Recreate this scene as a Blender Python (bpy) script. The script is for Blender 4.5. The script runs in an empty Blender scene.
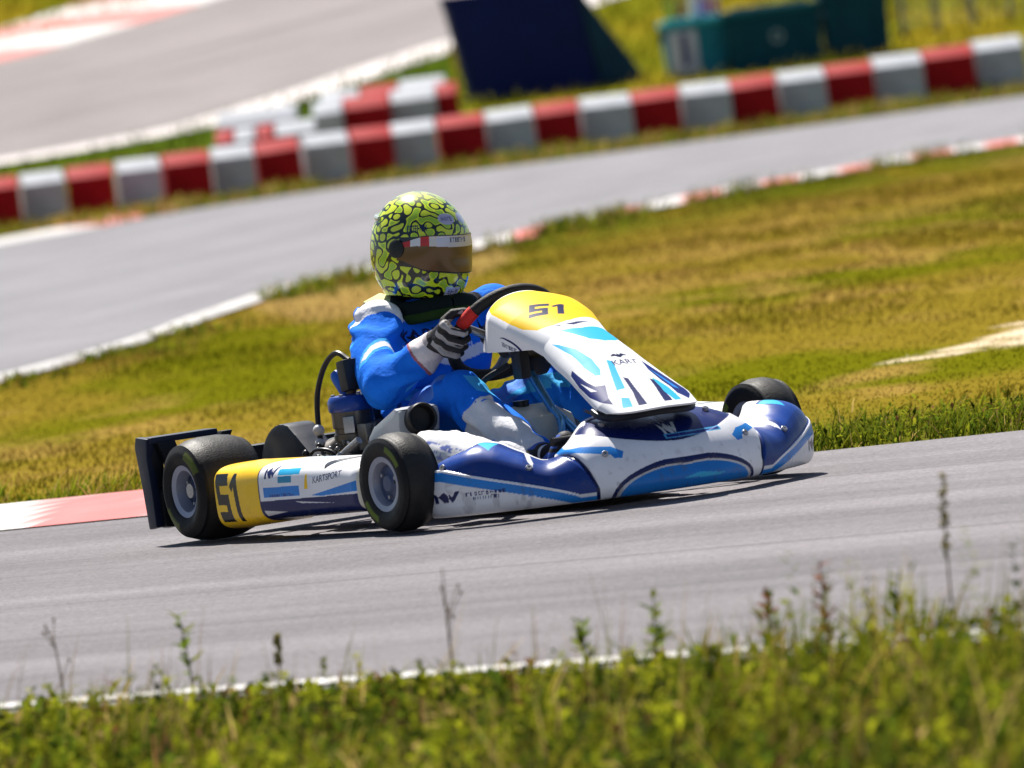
import bpy, bmesh, math
import numpy as np
from mathutils import Matrix, Vector

S = bpy.context.scene
COL = S.collection
R = math.radians
rng = np.random.default_rng(7)

# ------------------------------------------------------------------ camera
cam_data = bpy.data.cameras.new("camera")
cam = bpy.data.objects.new("camera", cam_data)
COL.objects.link(cam)
cr = Vector((0.99187656, -0.00750988, -0.12698223))
cu = Vector((0.12716973, 0.03533478, 0.99125139))
cf = Vector((0.00295729, 0.99934731, -0.03600277))
m = Matrix((cr, cu, -cf)).transposed().to_4x4()
m.translation = Vector((0, -27, 1.3))
cam.matrix_world = m
cam_data.sensor_width = 36
cam_data.lens = 10017 / 1024 * 36
cam_data.clip_start = 1
cam_data.clip_end = 6000
cam_data.dof.use_dof = True
cam_data.dof.focus_distance = 26.75
cam_data.dof.aperture_fstop = 7.0
S.camera = cam

# ------------------------------------------------------------------ light
SUN_EL, SUN_AZ = R(57), R(-17)          # azimuth from +Y towards +X: the sun stands behind the kart, a little left
W = bpy.data.worlds.new("World"); S.world = W; W.use_nodes = True
nt = W.node_tree; nt.nodes.clear()
sky = nt.nodes.new("ShaderNodeTexSky"); sky.sky_type = 'NISHITA'; sky.sun_disc = False
sky.sun_elevation = SUN_EL; sky.sun_rotation = SUN_AZ
bg = nt.nodes.new("ShaderNodeBackground"); bg.inputs[1].default_value = 0.05
wo = nt.nodes.new("ShaderNodeOutputWorld")
nt.links.new(sky.outputs[0], bg.inputs[0]); nt.links.new(bg.outputs[0], wo.inputs[0])
sd = bpy.data.lights.new("sun", 'SUN'); sd.energy = 4.8; sd.angle = R(0.5); sd.color = (1, .95, .87)
sun = bpy.data.objects.new("sun", sd); COL.objects.link(sun)
sdir = Vector((math.sin(SUN_AZ) * math.cos(SUN_EL), math.cos(SUN_AZ) * math.cos(SUN_EL), math.sin(SUN_EL)))
sun.rotation_euler = sdir.to_track_quat('Z', 'Y').to_euler()
S.view_settings.view_transform = 'Standard'; S.view_settings.look = 'None'
S.view_settings.gamma = 1; S.view_settings.use_curve_mapping = False
S.view_settings.exposure = 0.98
S.render.engine = 'CYCLES'
S.cycles.use_denoising = True
S.cycles.max_bounces = 6; S.cycles.transparent_max_bounces = 8

# ------------------------------------------------------------------ helpers: numbers
def sm(a, b, x):
    t = np.clip((np.asarray(x, float) - a) / (b - a), 0, 1); return t * t * (3 - 2 * t)
def lerp(a, b, t): return a + (b - a) * t
def interp(x, xs, ys): return np.interp(x, xs, ys)
def sinterp(x, xs, ys):
    """smooth curve through control points (Catmull-Rom on a dense table)"""
    xs = np.asarray(xs, float); ys = np.asarray(ys, float)
    d = np.gradient(ys, xs); i = np.clip(np.searchsorted(xs, x) - 1, 0, len(xs) - 2)
    h = xs[i + 1] - xs[i]; t = np.clip((x - xs[i]) / h, 0, 1)
    return ((2*t**3 - 3*t**2 + 1) * ys[i] + (t**3 - 2*t**2 + t) * h * d[i] + (-2*t**3 + 3*t**2) * ys[i+1] + (t**3 - t**2) * h * d[i+1])
def hsh(*k):
    n = np.zeros_like(k[0], dtype=np.int64)
    for a, p in zip(k, (374761393, 668265263, 2147483647)): n = n + a.astype(np.int64) * p
    n = (n ^ (n >> 13)) * 1274126177; n = n ^ (n >> 16)
    return (n & 0xffff) / 65535.0
def noise2(x, y, seed=0):
    x = np.asarray(x, float); y = np.asarray(y, float)
    i, j = np.floor(x), np.floor(y); f, g = x - i, y - j; f = f*f*(3-2*f); g = g*g*(3-2*g)
    s = np.full_like(i, seed)
    return lerp(lerp(hsh(i, j, s), hsh(i+1, j, s), f), lerp(hsh(i, j+1, s), hsh(i+1, j+1, s), f), g)
def fbm(x, y, seed=0, o=4):
    v = 0; a = .5; t = 0
    for k in range(o): v = v + a * noise2(x * 2**k, y * 2**k, seed + k); t += a; a *= .5
    return v / t
def inpoly(X, Y, P):
    P = np.asarray(P, float); ins = np.zeros(X.shape, bool); n = len(P)
    for k in range(n):
        x0, y0 = P[k]; x1, y1 = P[(k+1) % n]
        if y0 == y1: continue
        c = ((y0 > Y) != (y1 > Y)) & (X < (x1 - x0) * (Y - y0) / (y1 - y0) + x0); ins ^= c
    return ins
def seg_dist(X, Y, P):
    d = np.full(X.shape, 1e9)
    for (a, b), (c, e) in zip(P[:-1], P[1:]):
        L = (c-a)**2 + (e-b)**2; t = np.clip(((X-a)*(c-a) + (Y-b)*(e-b)) / L, 0, 1)
        d = np.minimum(d, np.hypot(X-a-t*(c-a), Y-b-t*(e-b)))
    return d
def scribble(X, Y, cx, cy, w, h, seed=1, rot=0.):
    """small print too fine to read: a rhythm of strokes the height of lower case letters"""
    c, n_ = math.cos(rot), math.sin(rot); x = ((X - cx)*c + (Y - cy)*n_)/w + .5; y = (-(X - cx)*n_ + (Y - cy)*c)/h
    k = np.random.default_rng(seed); out = np.zeros(X.shape, bool); p = 0.
    while p < 1:
        q = k.uniform(.05, .10); t = k.integers(0, 4); inb = (x > p) & (x < min(p + q, 1)); e = q*.34
        out |= inb & (x < p + e) & (np.abs(y) < .5)
        if t != 0: out |= inb & (y > .26) & (y < .5)
        if t != 1: out |= inb & (np.abs(y) < .12)
        if t > 1: out |= inb & (y < -.26) & (y > -.5)
        if t == 3: out |= inb & (x > p + q - e) & (np.abs(y) < .5)
        p += q + .025
    return out
_txt = {}
def text_tris(s, bold=.0):
    if (s, bold) in _txt: return _txt[s, bold]
    cu_ = bpy.data.curves.new("lettering", 'FONT'); cu_.body = s; cu_.size = 1; cu_.align_x = 'CENTER'; cu_.offset = bold
    o = bpy.data.objects.new("lettering", cu_); COL.objects.link(o)
    dg = bpy.context.evaluated_depsgraph_get(); me = bpy.data.meshes.new_from_object(o.evaluated_get(dg))
    me.calc_loop_triangles()
    v = np.array([tuple(q.co)[:2] for q in me.vertices]); t = np.array([tuple(q.vertices) for q in me.loop_triangles])
    bpy.data.objects.remove(o); bpy.data.curves.remove(cu_); bpy.data.meshes.remove(me)
    _txt[s, bold] = v[t]; return v[t]
def text_mask(X, Y, s, cx, cy, size, rot=0., shear=0., bold=.0, sx=1.):
    """true where the lettering s covers the flat surface coordinates X, Y (metres)"""
    T = text_tris(s, bold).copy()
    T[..., 1] -= .35; T[..., 0] = T[..., 0] * sx + shear * T[..., 1]; T *= size
    c, n = math.cos(rot), math.sin(rot)
    T = np.stack([T[..., 0]*c - T[..., 1]*n + cx, T[..., 0]*n + T[..., 1]*c + cy], -1)
    out = np.zeros(X.shape, bool); lo = T.min((0, 1)); hi = T.max((0, 1))
    idx = np.nonzero((X >= lo[0]) & (X <= hi[0]) & (Y >= lo[1]) & (Y <= hi[1]))
    x, y = X[idx], Y[idx]; r = np.zeros(x.shape, bool)
    for a, b, d in T:
        den = (b[1]-d[1])*(a[0]-d[0]) + (d[0]-b[0])*(a[1]-d[1])
        if abs(den) < 1e-12: continue
        w0 = ((b[1]-d[1])*(x-d[0]) + (d[0]-b[0])*(y-d[1])) / den; w1 = ((d[1]-a[1])*(x-d[0]) + (a[0]-d[0])*(y-d[1])) / den
        r |= (w0 >= 0) & (w1 >= 0) & (w0 + w1 <= 1)
    out[idx] = r; return out
FIVE = [(0,0),(.95,0),(.95,.58),(.3,.58),(.3,.76),(1,.76),(1,1),(0,1),(0,.36),(.65,.36),(.65,.22),(0,.22)]
ONE = [(.1,.74),(.5,1),(.72,1),(.72,0),(.4,0),(.4,.72),(.22,.62)]
def number_mask(X, Y, cx, cy, w, h, shear=0.):
    """the race number 51 in block figures, w wide and h high"""
    y = (Y - cy) / h + .5; x = (X - cx - shear * (Y - cy)) / w + .5
    return inpoly(x / .56, y, FIVE) | inpoly((x - .56) / .56, y, ONE)

# ------------------------------------------------------------------ helpers: objects
def tag(o, label=None, cat=None, group=None, kind=None):
    if label: o["label"] = label
    if cat: o["category"] = cat
    if group: o["group"] = group
    if kind: o["kind"] = kind
    return o
def empty(name, loc=(0, 0, 0), rz=0., parent=None):
    o = bpy.data.objects.new(name, None); COL.objects.link(o); o.location = loc; o.rotation_euler = (0, 0, rz)
    o.empty_display_size = .1
    if parent: o.parent = parent
    return o
def mesh(name, V, F, mat, parent=None, C=None, smooth=True, loc=None, solid=0.):
    V = np.asarray(V, float).reshape(-1, 3)
    me = bpy.data.meshes.new(name)
    if isinstance(F, np.ndarray) and F.ndim == 2:
        n, k = F.shape
        me.vertices.add(len(V)); me.vertices.foreach_set("co", V.ravel().astype(np.float32))
        me.loops.add(n*k); me.loops.foreach_set("vertex_index", F.ravel().astype(np.int32))
        me.polygons.add(n); me.polygons.foreach_set("loop_start", (np.arange(n)*k).astype(np.int32))
        me.update(calc_edges=True); me.validate()
    else:
        me.from_pydata(V.tolist(), [], [list(map(int, f)) for f in F]); me.update()
    if C is not None:
        C = np.asarray(C, float)
        if C.ndim == 1: C = np.tile(C, (len(V), 1))
        a = me.color_attributes.new("Col", 'FLOAT_COLOR', 'POINT')
        a.data.foreach_set("color", np.c_[C.reshape(-1, 3), np.ones(len(V))].astype(np.float32).ravel())
    me.polygons.foreach_set("use_smooth", np.full(len(me.polygons), bool(smooth)))
    me.materials.append(mat)
    o = bpy.data.objects.new(name, me); COL.objects.link(o)
    if parent: o.parent = parent
    if loc is not None: o.location = loc
    if solid:
        md = o.modifiers.new("thickness", 'SOLIDIFY'); md.thickness = solid; md.offset = -1
    return o
def gridfaces(nu, nv, wu=False, wv=False):
    i = np.arange(nu if wu else nu-1)[:, None]; j = np.arange(nv if wv else nv-1)[None, :]
    a = i*nv + j; b = ((i+1) % nu)*nv + j; c = ((i+1) % nu)*nv + (j+1) % nv; d = i*nv + (j+1) % nv
    return np.stack(np.broadcast_arrays(a, b, c, d), -1).reshape(-1, 4)
class MB:
    """collects shapes with a colour each into one mesh"""
    def __init__(s): s.V = []; s.F = []; s.C = []; s.n = 0
    def add(s, V, F, C):
        V = np.asarray(V, float).reshape(-1, 3); C = np.asarray(C, float)
        s.F += [[int(k) + s.n for k in f] for f in F]; s.V.append(V); s.n += len(V)
        s.C.append(np.tile(C, (len(V), 1)) if C.ndim == 1 else C.reshape(-1, 3)); return s
    def tube(s, P, r, C, n=10, res=0, cap=True):
        P = np.asarray(P, float); r = np.broadcast_to(np.asarray(r, float), (len(P),)).copy()
        if res:
            t = np.arange(len(P)); q = np.linspace(0, len(P)-1, res)
            P = np.stack([sinterp(q, t, P[:, k]) for k in range(3)], -1); r = np.interp(q, t, r)
        T = np.gradient(P, axis=0); T /= np.linalg.norm(T, axis=1)[:, None] + 1e-12
        a = np.array([0, 0, 1.]) if abs(T[0, 2]) < .9 else np.array([1., 0, 0]); N = []
        for t in T:
            a = a - t*(a@t); a = a/np.linalg.norm(a); N.append(a)
        N = np.array(N); B = np.cross(T, N); th = np.linspace(0, 2*np.pi, n, endpoint=False)
        V = P[:, None] + r[:, None, None]*(np.cos(th)[None, :, None]*N[:, None] + np.sin(th)[None, :, None]*B[:, None])
        F = gridfaces(len(P), n, False, True).tolist()
        if cap: F += [list(range(n))[::-1], [len(P)*n - n + k for k in range(n)]]
        return s.add(V, F, C)
    def lathe(s, prof, c, axis, C, n=32, ref=None, capped=False):
        """prof: (radius, height along axis); C one colour or one per profile point"""
        ax = np.asarray(axis, float); ax /= np.linalg.norm(ax)
        a = np.array([0, 0, 1.]) if abs(ax[2]) < .9 else np.array([1., 0, 0]); a = a - ax*(a@ax); a /= np.linalg.norm(a); b = np.cross(ax, a)
        th = np.linspace(0, 2*np.pi, n, endpoint=False); pr = np.asarray(prof, float)
        V = np.asarray(c, float) + pr[:, None, 1:2]*ax + pr[:, None, 0:1]*(np.cos(th)[None, :, None]*a + np.sin(th)[None, :, None]*b)
        C = np.asarray(C, float); C = np.repeat(C, n, 0) if C.ndim == 2 else C
        F = gridfaces(len(pr), n, False, True).tolist()
        if capped: F += [list(range(n))[::-1], [len(pr)*n - n + k for k in range(n)]]
        return s.add(V, F, C)
    def box(s, c, d, C, rot=None, bev=.004):
        bm = bmesh.new(); bmesh.ops.create_cube(bm, size=1)
        for v in bm.verts: v.co = Vector((v.co.x*d[0], v.co.y*d[1], v.co.z*d[2]))
        if bev: bmesh.ops.bevel(bm, geom=bm.edges[:], offset=min(bev, min(d)*.4), segments=2, affect='EDGES', profile=.7)
        V = np.array([tuple(v.co) for v in bm.verts]); bm.verts.index_update(); F = [[v.index for v in f.verts] for f in bm.faces]; bm.free()
        if rot is not None: V = V @ np.array(rot.to_3x3()).T
        return s.add(V + np.asarray(c, float), F, C)
    def prism(s, P2, o, ex, ey, ez, d, C, bev=.0):
        """polygon P2 in the plane (ex, ey) at o, pushed by d along ez"""
        bm = bmesh.new(); ex, ey, ez, o = (np.asarray(q, float) for q in (ex, ey, ez, o))
        f = bm.faces.new([bm.verts.new(tuple(o + p[0]*ex + p[1]*ey)) for p in P2])
        g = bmesh.ops.extrude_face_region(bm, geom=[f])
        for v in [q for q in g['geom'] if isinstance(q, bmesh.types.BMVert)]: v.co += Vector(tuple(ez*d))
        bmesh.ops.recalc_face_normals(bm, faces=bm.faces[:])
        if bev: bmesh.ops.bevel(bm, geom=bm.edges[:], offset=bev, segments=2, affect='EDGES', profile=.7)
        bm.verts.index_update(); V = [tuple(v.co) for v in bm.verts]; F = [[v.index for v in f.verts] for f in bm.faces]; bm.free()
        return s.add(V, F, C)
    def ball(s, c, r, C, n=16):
        r = np.broadcast_to(np.asarray(r, float), (3,)); t = np.linspace(.001, np.pi-.001, n); p = np.linspace(0, 2*np.pi, 2*n, endpoint=False)
        V = np.stack([np.sin(t)[:, None]*np.cos(p), np.sin(t)[:, None]*np.sin(p), np.cos(t)[:, None] + 0*p], -1)*r + np.asarray(c, float)
        return s.add(V, gridfaces(n, 2*n, False, True).tolist(), C)
    def capsule(s, a, b, ra, rb, C, n=18):
        a = np.asarray(a, float); b = np.asarray(b, float); L = np.linalg.norm(b-a); t = np.linspace(0, np.pi/2, 6)
        prof = [(ra*math.sin(q)+1e-4, -ra*math.cos(q)) for q in t] + [(rb*math.cos(q)+1e-4, L + rb*math.sin(q)) for q in t]
        return s.lathe(prof, a, b-a, C, n, capped=True)
    def build(s, name, mat, parent=None, smooth=True, auto=True, loc=None):
        o = mesh(name, np.concatenate(s.V), s.F, mat, parent, np.concatenate(s.C), smooth, loc)
        if smooth and auto: o.data.set_sharp_from_angle(angle=R(38))
        return o

# ------------------------------------------------------------------ materials
def mat(name, rough=.5, metal=0., spec=.5, coat=0., bump=0., bscale=200., vary=0., vscale=8., trans=0., rvar=0., color=None, aniso=None):
    m_ = bpy.data.materials.new(name); m_.use_nodes = True; t = m_.node_tree; N = t.nodes; L = t.links
    b = N["Principled BSDF"]; at = N.new("ShaderNodeAttribute"); at.attribute_name = "Col"
    src = at.outputs["Color"]
    if color is not None:
        c = N.new("ShaderNodeRGB"); c.outputs[0].default_value = (*color, 1); src = c.outputs[0]
    tc = N.new("ShaderNodeTexCoord")
    if vary:
        nz = N.new("ShaderNodeTexNoise"); nz.inputs["Scale"].default_value = vscale; nz.inputs["Detail"].default_value = 6; nz.inputs["Roughness"].default_value = .65
        L.new(tc.outputs["Object"], nz.inputs["Vector"])
        mr = N.new("ShaderNodeMapRange"); mr.inputs[1].default_value = .3; mr.inputs[2].default_value = .7; mr.inputs[3].default_value = 1-vary; mr.inputs[4].default_value = 1+vary*.6
        L.new(nz.outputs[0], mr.inputs[0])
        mx = N.new("ShaderNodeVectorMath"); mx.operation = 'SCALE'; L.new(src, mx.inputs[0]); L.new(mr.outputs[0], mx.inputs["Scale"]); src = mx.outputs[0]
    L.new(src, b.inputs["Base Color"])
    b.inputs["Roughness"].default_value = rough; b.inputs["Metallic"].default_value = metal; b.inputs["Specular IOR Level"].default_value = spec
    b.inputs["Coat Weight"].default_value = coat; b.inputs["Coat Roughness"].default_value = .06
    if rvar:
        nr = N.new("ShaderNodeTexNoise"); nr.inputs["Scale"].default_value = 14; nr.inputs["Detail"].default_value = 5; L.new(tc.outputs["Object"], nr.inputs["Vector"])
        rr = N.new("ShaderNodeMapRange"); rr.inputs[1].default_value = .3; rr.inputs[2].default_value = .7; rr.inputs[3].default_value = max(.02, rough-rvar); rr.inputs[4].default_value = rough+rvar
        L.new(nr.outputs[0], rr.inputs[0]); L.new(rr.outputs[0], b.inputs["Roughness"])
    if bump:
        nb = N.new("ShaderNodeTexNoise"); nb.inputs["Scale"].default_value = bscale; nb.inputs["Detail"].default_value = 4; L.new(tc.outputs["Object"], nb.inputs["Vector"])
        bp = N.new("ShaderNodeBump"); bp.inputs["Strength"].default_value = bump; bp.inputs["Distance"].default_value = .01; L.new(nb.outputs[0], bp.inputs["Height"]); L.new(bp.outputs[0], b.inputs["Normal"])
    if trans:
        tr = N.new("ShaderNodeBsdfTranslucent"); L.new(src, tr.inputs[0]); ms = N.new("ShaderNodeMixShader"); ms.inputs[0].default_value = trans
        L.new(b.outputs[0], ms.inputs[1]); L.new(tr.outputs[0], ms.inputs[2]); L.new(ms.outputs[0], N["Material Output"].inputs[0])
    return m_
M_BODY = mat("moulded_plastic", .30, spec=.30, vary=.10, vscale=9, rvar=.10)
M_PANEL = mat("sticker_on_plastic", .5, spec=.10, vary=.06, vscale=9)
M_PLASTIC = mat("black_plastic", .45, spec=.3, vary=.15, rvar=.1)
M_RUBBER = mat("tyre_rubber", .58, spec=.22, bump=.15, bscale=180, vary=.25, vscale=30, rvar=.15)
M_METAL = mat("painted_metal", .32, metal=.55, vary=.15, rvar=.1)
M_ALLOY = mat("magnesium_alloy", .42, metal=.35, vary=.12, rvar=.1)
M_FABRIC = mat("racing_suit_fabric", .8, spec=.08, bump=.25, bscale=90, vary=.10, vscale=25)
M_GLOVE = mat("glove_leather", .65, spec=.3, bump=.2, bscale=160, vary=.12, vscale=60)
M_HELMET = mat("helmet_lacquer", .22, coat=.6, vary=.05)
M_VISOR = mat("mirrored_visor", .34, metal=.55, coat=.4)
M_PAINTC = mat("painted_concrete", .8, vary=.22, vscale=3.5, bump=.25, bscale=60)
M_BARRIER = mat("barrier_plastic", .68, spec=.12, vary=.20, vscale=5, bump=.1, bscale=20)
M_TARP = mat("tarpaulin", .72, spec=.2, vary=.2, vscale=3, bump=.3, bscale=6)
M_LEAF = mat("grass_blade", .85, spec=.0, trans=.45)
M_GROUND = mat("grass_soil", .95, spec=.0, vary=.35, vscale=11, bump=.6, bscale=35)
M_STONE = mat("weathered_concrete", .9, vary=.25, vscale=2)

def asphalt(name, dirx, diry, base, streak):
    m_ = bpy.data.materials.new(name); m_.use_nodes = True; t = m_.node_tree; N = t.nodes; L = t.links; b = N["Principled BSDF"]
    tc = N.new("ShaderNodeTexCoord")
    ang = math.atan2(diry, dirx)
    mp = N.new("ShaderNodeMapping"); mp.inputs["Rotation"].default_value = (0, 0, -ang); L.new(tc.outputs["Object"], mp.inputs[0])
    st = N.new("ShaderNodeVectorMath"); st.operation = 'MULTIPLY'; st.inputs[1].default_value = (.07, 1.1, 1); L.new(mp.outputs[0], st.inputs[0])
    ns = N.new("ShaderNodeTexNoise"); ns.inputs["Scale"].default_value = 1.4; ns.inputs["Detail"].default_value = 7; ns.inputs["Roughness"].default_value = .62; L.new(st.outputs[0], ns.inputs["Vector"])
    nf = N.new("ShaderNodeTexNoise"); nf.inputs["Scale"].default_value = 85; nf.inputs["Detail"].default_value = 3; nf.inputs["Roughness"].default_value = .7; L.new(tc.outputs["Object"], nf.inputs["Vector"])
    nm = N.new("ShaderNodeTexNoise"); nm.inputs["Scale"].default_value = 1.1; nm.inputs["Detail"].default_value = 6; L.new(tc.outputs["Object"], nm.inputs["Vector"])
    vo = N.new("ShaderNodeTexVoronoi"); vo.inputs["Scale"].default_value = 110; L.new(tc.outputs["Object"], vo.inputs["Vector"])
    def ramp(sock, lo, hi, a, z):
        q = N.new("ShaderNodeMapRange"); q.inputs[1].default_value = lo; q.inputs[2].default_value = hi; q.inputs[3].default_value = a; q.inputs[4].default_value = z; L.new(sock, q.inputs[0]); return q.outputs[0]
    def mul(a, c):
        q = N.new("ShaderNodeMath"); q.operation = 'MULTIPLY'; L.new(a, q.inputs[0]); L.new(c, q.inputs[1]); return q.outputs[0]
    v = mul(ramp(ns.outputs[0], .36, .62, 1-streak, 1.05), ramp(nf.outputs[0], .25, .75, .62, 1.38))
    s2 = N.new("ShaderNodeVectorMath"); s2.operation = 'MULTIPLY'; s2.inputs[1].default_value = (.05, 5.5, 1); L.new(mp.outputs[0], s2.inputs[0])
    n2 = N.new("ShaderNodeTexNoise"); n2.inputs["Scale"].default_value = 1; n2.inputs["Detail"].default_value = 3; L.new(s2.outputs[0], n2.inputs["Vector"])
    v = mul(v, ramp(n2.outputs[0], .60, .72, 1.0, 1 - streak*1.1))
    v = mul(v, ramp(nm.outputs[0], .3, .7, .92, 1.06)); v = mul(v, ramp(vo.outputs["Color"], 0, 1, .86, 1.14))
    c = N.new("ShaderNodeVectorMath"); c.operation = 'SCALE'; c.inputs[0].default_value = base; L.new(v, c.inputs["Scale"]); L.new(c.outputs[0], b.inputs["Base Color"])
    b.inputs["Roughness"].default_value = .9; b.inputs["Specular IOR Level"].default_value = .08
    bp = N.new("ShaderNodeBump"); bp.inputs["Strength"].default_value = .6; bp.inputs["Distance"].default_value = .006; L.new(nf.outputs[0], bp.inputs["Height"]); L.new(bp.outputs[0], b.inputs["Normal"])
    return m_
M_ASPH = asphalt("asphalt_near", 2.05, -1.55, (.192, .180, .190), .30)
M_ASPH2 = asphalt("asphalt_far", .15, 1, (.205, .200, .214), .14)
M_ASPH3 = asphalt("asphalt_hill", 1, 2.4, (.225, .203, .200), .16)

# ------------------------------------------------------------------ terrain
def hz(Y):
    d = np.asarray(Y, float) - 68.0
    return np.where(d < 0, 0, np.minimum(d * .06, 7.2))
def inpatch(X, Y, P, soft): # 1 inside polygon, feathered by noise
    k = inpoly(X + .35*(fbm(X*2.1, Y*.9, 31)-.5), Y + 2.2*(fbm(X*2.1, Y*.9, 37)-.5), P); return k.astype(float)*soft
K2 = [(-4.6, 2.5), (-3.2, 9.5), (-2.5, 14.2), (-2.1, 16.9), (-1.91, 17.88), (-1.54, 20.51), (-1.35, 22.78), (-1.14, 24.87), (-.86, 27.29), (-.37, 29.26), (.09, 31.19), (.39, 32.4), (.65, 33.74), (.98, 35.36), (1.45, 36.57), (1.82, 38.02), (2.61, 39.64), (3.45, 41.7), (3.93, 42.35), (7, 46.5), (14, 54), (24, 63)]
GRAVEL = [(1.44,7.1),(1.66,7.9),(1.95,8.7),(2.6,10.4),(3.0,10.2),(2.2,7.9),(1.88,7.3),(1.62,6.7)]
DIRT = [(-1.15,24.6),(-.75,27.6),(-.3,29.2),(.25,31.2),(.3,28.5),(-.1,24),(-.35,20.5),(-.75,20.5)]
def ground_color(X, Y):
    X = np.asarray(X, float); Y = np.asarray(Y, float)
    n1 = fbm(X*.9, Y*.30, 3); n2 = fbm(X*3.1, Y*1.2, 11); n3 = fbm(X*.35+4, Y*.10, 21)
    green = np.array([.105, .105, .004]); olive = np.array([.172, .126, .014]); straw = np.array([.275, .175, .045]); tan = np.array([.34, .21, .10])
    c = lerp(olive, green, sm(.48, .74, n1)[..., None])
    c = lerp(c, straw, (.75*sm(.50, .72, n2)*sm(.35, .6, n3))[..., None])
    band = np.exp(-((Y - (17 + 5.5*X))/5.0)**2) * sm(.3, .6, n2) * (X > .1)
    c = lerp(c, straw, (.7*band)[..., None])
    k2d = np.interp(X, [q[0] for q in K2], [q[1] for q in K2]) - Y; c = lerp(c, np.array([.085, .095, .008]), (.85*sm(6.5, 2.0, k2d)*sm(-.2, .5, X)*sm(.30, .55, n2))[..., None])
    vd = Y - np.interp(X, [-14, -6, -1.46, .9, 1.46, 12], [8.9, 4.65, 2.29, .72, .43, -5.1]); c = lerp(c, np.array([.080, .100, .008]), (.8*sm(3.6, 1.0, vd)*sm(.2, .5, n2)*(X > -.5))[..., None])
    c = lerp(c, tan, inpatch(X, Y, DIRT, .38)[..., None])
    c = lerp(c, np.array([.62, .50, .36]), (inpatch(X, Y, GRAVEL, .9)*sm(.30, .50, fbm(X*9, Y*4, 33)))[..., None])
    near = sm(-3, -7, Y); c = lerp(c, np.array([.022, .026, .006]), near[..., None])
    vrg = sm(64, 67, Y) * sm(71, 69, Y); c = lerp(c, np.array([.13, .11, .025]), (.6*vrg)[..., None])
    hill = sm(71, 76, Y); c = lerp(c, lerp(lerp(np.array([.13, .13, .008]), np.array([.21, .16, .012]), sm(.4, .65, n1)[..., None]), np.array([.055, .085, .008]), ((X < .1)*sm(88, 84, Y))[..., None]), hill[..., None])
    return c
xs = np.r_[-1200, -500, -200, -90, -45, -25, -15, np.arange(-10, 10.01, .1), 15, 25, 45, 90, 200, 500, 1200]
ys = np.r_[-300, -120, -60, -35, -25, np.arange(-16, 50, .22), np.arange(50, 68, .3), np.arange(68, 135, .4), 140, 150, 165, 188, 230, 320, 500, 900, 2500]
XX, YY = np.meshgrid(xs, ys, indexing='ij')
Zt = hz(YY)
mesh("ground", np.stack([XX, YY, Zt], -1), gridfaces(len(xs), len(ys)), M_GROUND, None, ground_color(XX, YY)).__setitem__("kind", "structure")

def resample(P, n):
    P = np.asarray(P, float); d = np.r_[0, np.cumsum(np.hypot(*np.diff(P, axis=0).T))]; q = np.linspace(0, d[-1], n)
    return np.stack([sinterp(q, d, P[:, k]) for k in range(2)], -1)
def ribbon(name, A, B, mt, dz, n=160, nv=10, C=None, rise=None):
    A = resample(A, n); B = resample(B, n); t = np.linspace(0, 1, nv)[None, :, None]
    P = A[:, None]*(1-t) + B[:, None]*t; Z = hz(P[..., 1]) + dz
    if rise is not None: Z = Z + rise(t[..., 0])
    V = np.concatenate([P, Z[..., None]], -1)
    o = mesh(name, V, gridfaces(n, nv), mt, None, None if C is None else C(P[..., 0], P[..., 1]))
    o["kind"] = "structure"; return o
# near track
ribbon("near_track", [(-26, 14.2), (-12, 7.75), (-1.46, 2.29), (.9, .72), (1.46, .43), (12, -5.1), (26, -12.4)],
       [(-26, 12.5), (-12, 2.5), (-1.06, -6.25), (.38, -7.42), (.99, -7.95), (9, -15.5), (18, -25)], M_ASPH, .008)
# far track
F2 = [(-9, 22), (-6.5, 40), (-5, 50), (-3.77, 55.0), (-3.04, 57.75), (-2.53, 60.2), (-1.16, 62.6), (.53, 62.6), (2.88, 63.6), (5.29, 65.4), (9, 67), (14, 69.2), (24, 74)]
ribbon("far_track", K2, F2, M_ASPH2, .008, 200, 14)
T3L = [(-24, 70.5), (-10, 75.2), (-4.66, 76.95), (-4.05, 77.3), (-3.43, 77.8), (-2.09, 80.6), (-1.01, 84), (.14, 87.4), (2, 93), (6, 105), (9, 116)]
T3U = [(-24, 84), (-12, 89), (-6.8, 92.4), (-5.3, 94.4), (-4.15, 97.4), (-2.96, 101.3), (-2.1, 104.5), (-.5, 111), (1, 119), (3, 126), (4, 130)]
ribbon("hill_track", T3L, T3U, M_ASPH3, .012, 160, 40)
# edge lines and kerbs
def offs(P, d):
    P = np.asarray(P, float); T = np.gradient(P, axis=0); T /= np.linalg.norm(T, axis=1)[:, None]; return P + d*np.stack([-T[:, 1], T[:, 0]], -1)
WHITE = np.array([.50, .485, .47]); RED = np.array([.45, .05, .035])
def worn(c, X, Y, s=9.):
    w = sm(.55, .80, fbm(X*s, Y*s*.5, 5)); return lerp(c, np.array([.30, .28, .27]), (.55*w)[..., None])
NL = resample([(-12, 2.55), (-1.06, -6.15), (.38, -7.31), (.99, -7.83), (9, -15.3)], 260)
ribbon("edge_line", NL, offs(NL, .13), M_PAINTC, .013, 260, 3, lambda X, Y: worn(WHITE*np.ones(X.shape+(1,)), X, Y))
K1 = resample([(-14, 8.9), (-6, 4.65), (-1.46, 2.27), (-1.03, 2.0), (-.4, 1.62)], 200)
def kcol(period, phase, axis):
    def f(X, Y):
        s = (X if axis == 0 else Y); k = np.floor((s - phase)/period).astype(int) % 2
        return worn(np.where(k[..., None] == 0, WHITE, RED), X, Y)
    return f
def k1col(X, Y):
    k = ((X > -1.36) & (X < -.2)) | ((X < -2.2) & (X > -3.2)) | ((X < -4.2) & (X > -5.2)); return worn(np.where(k[..., None], np.array([.46, .105, .10]), WHITE), X, Y)
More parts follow.
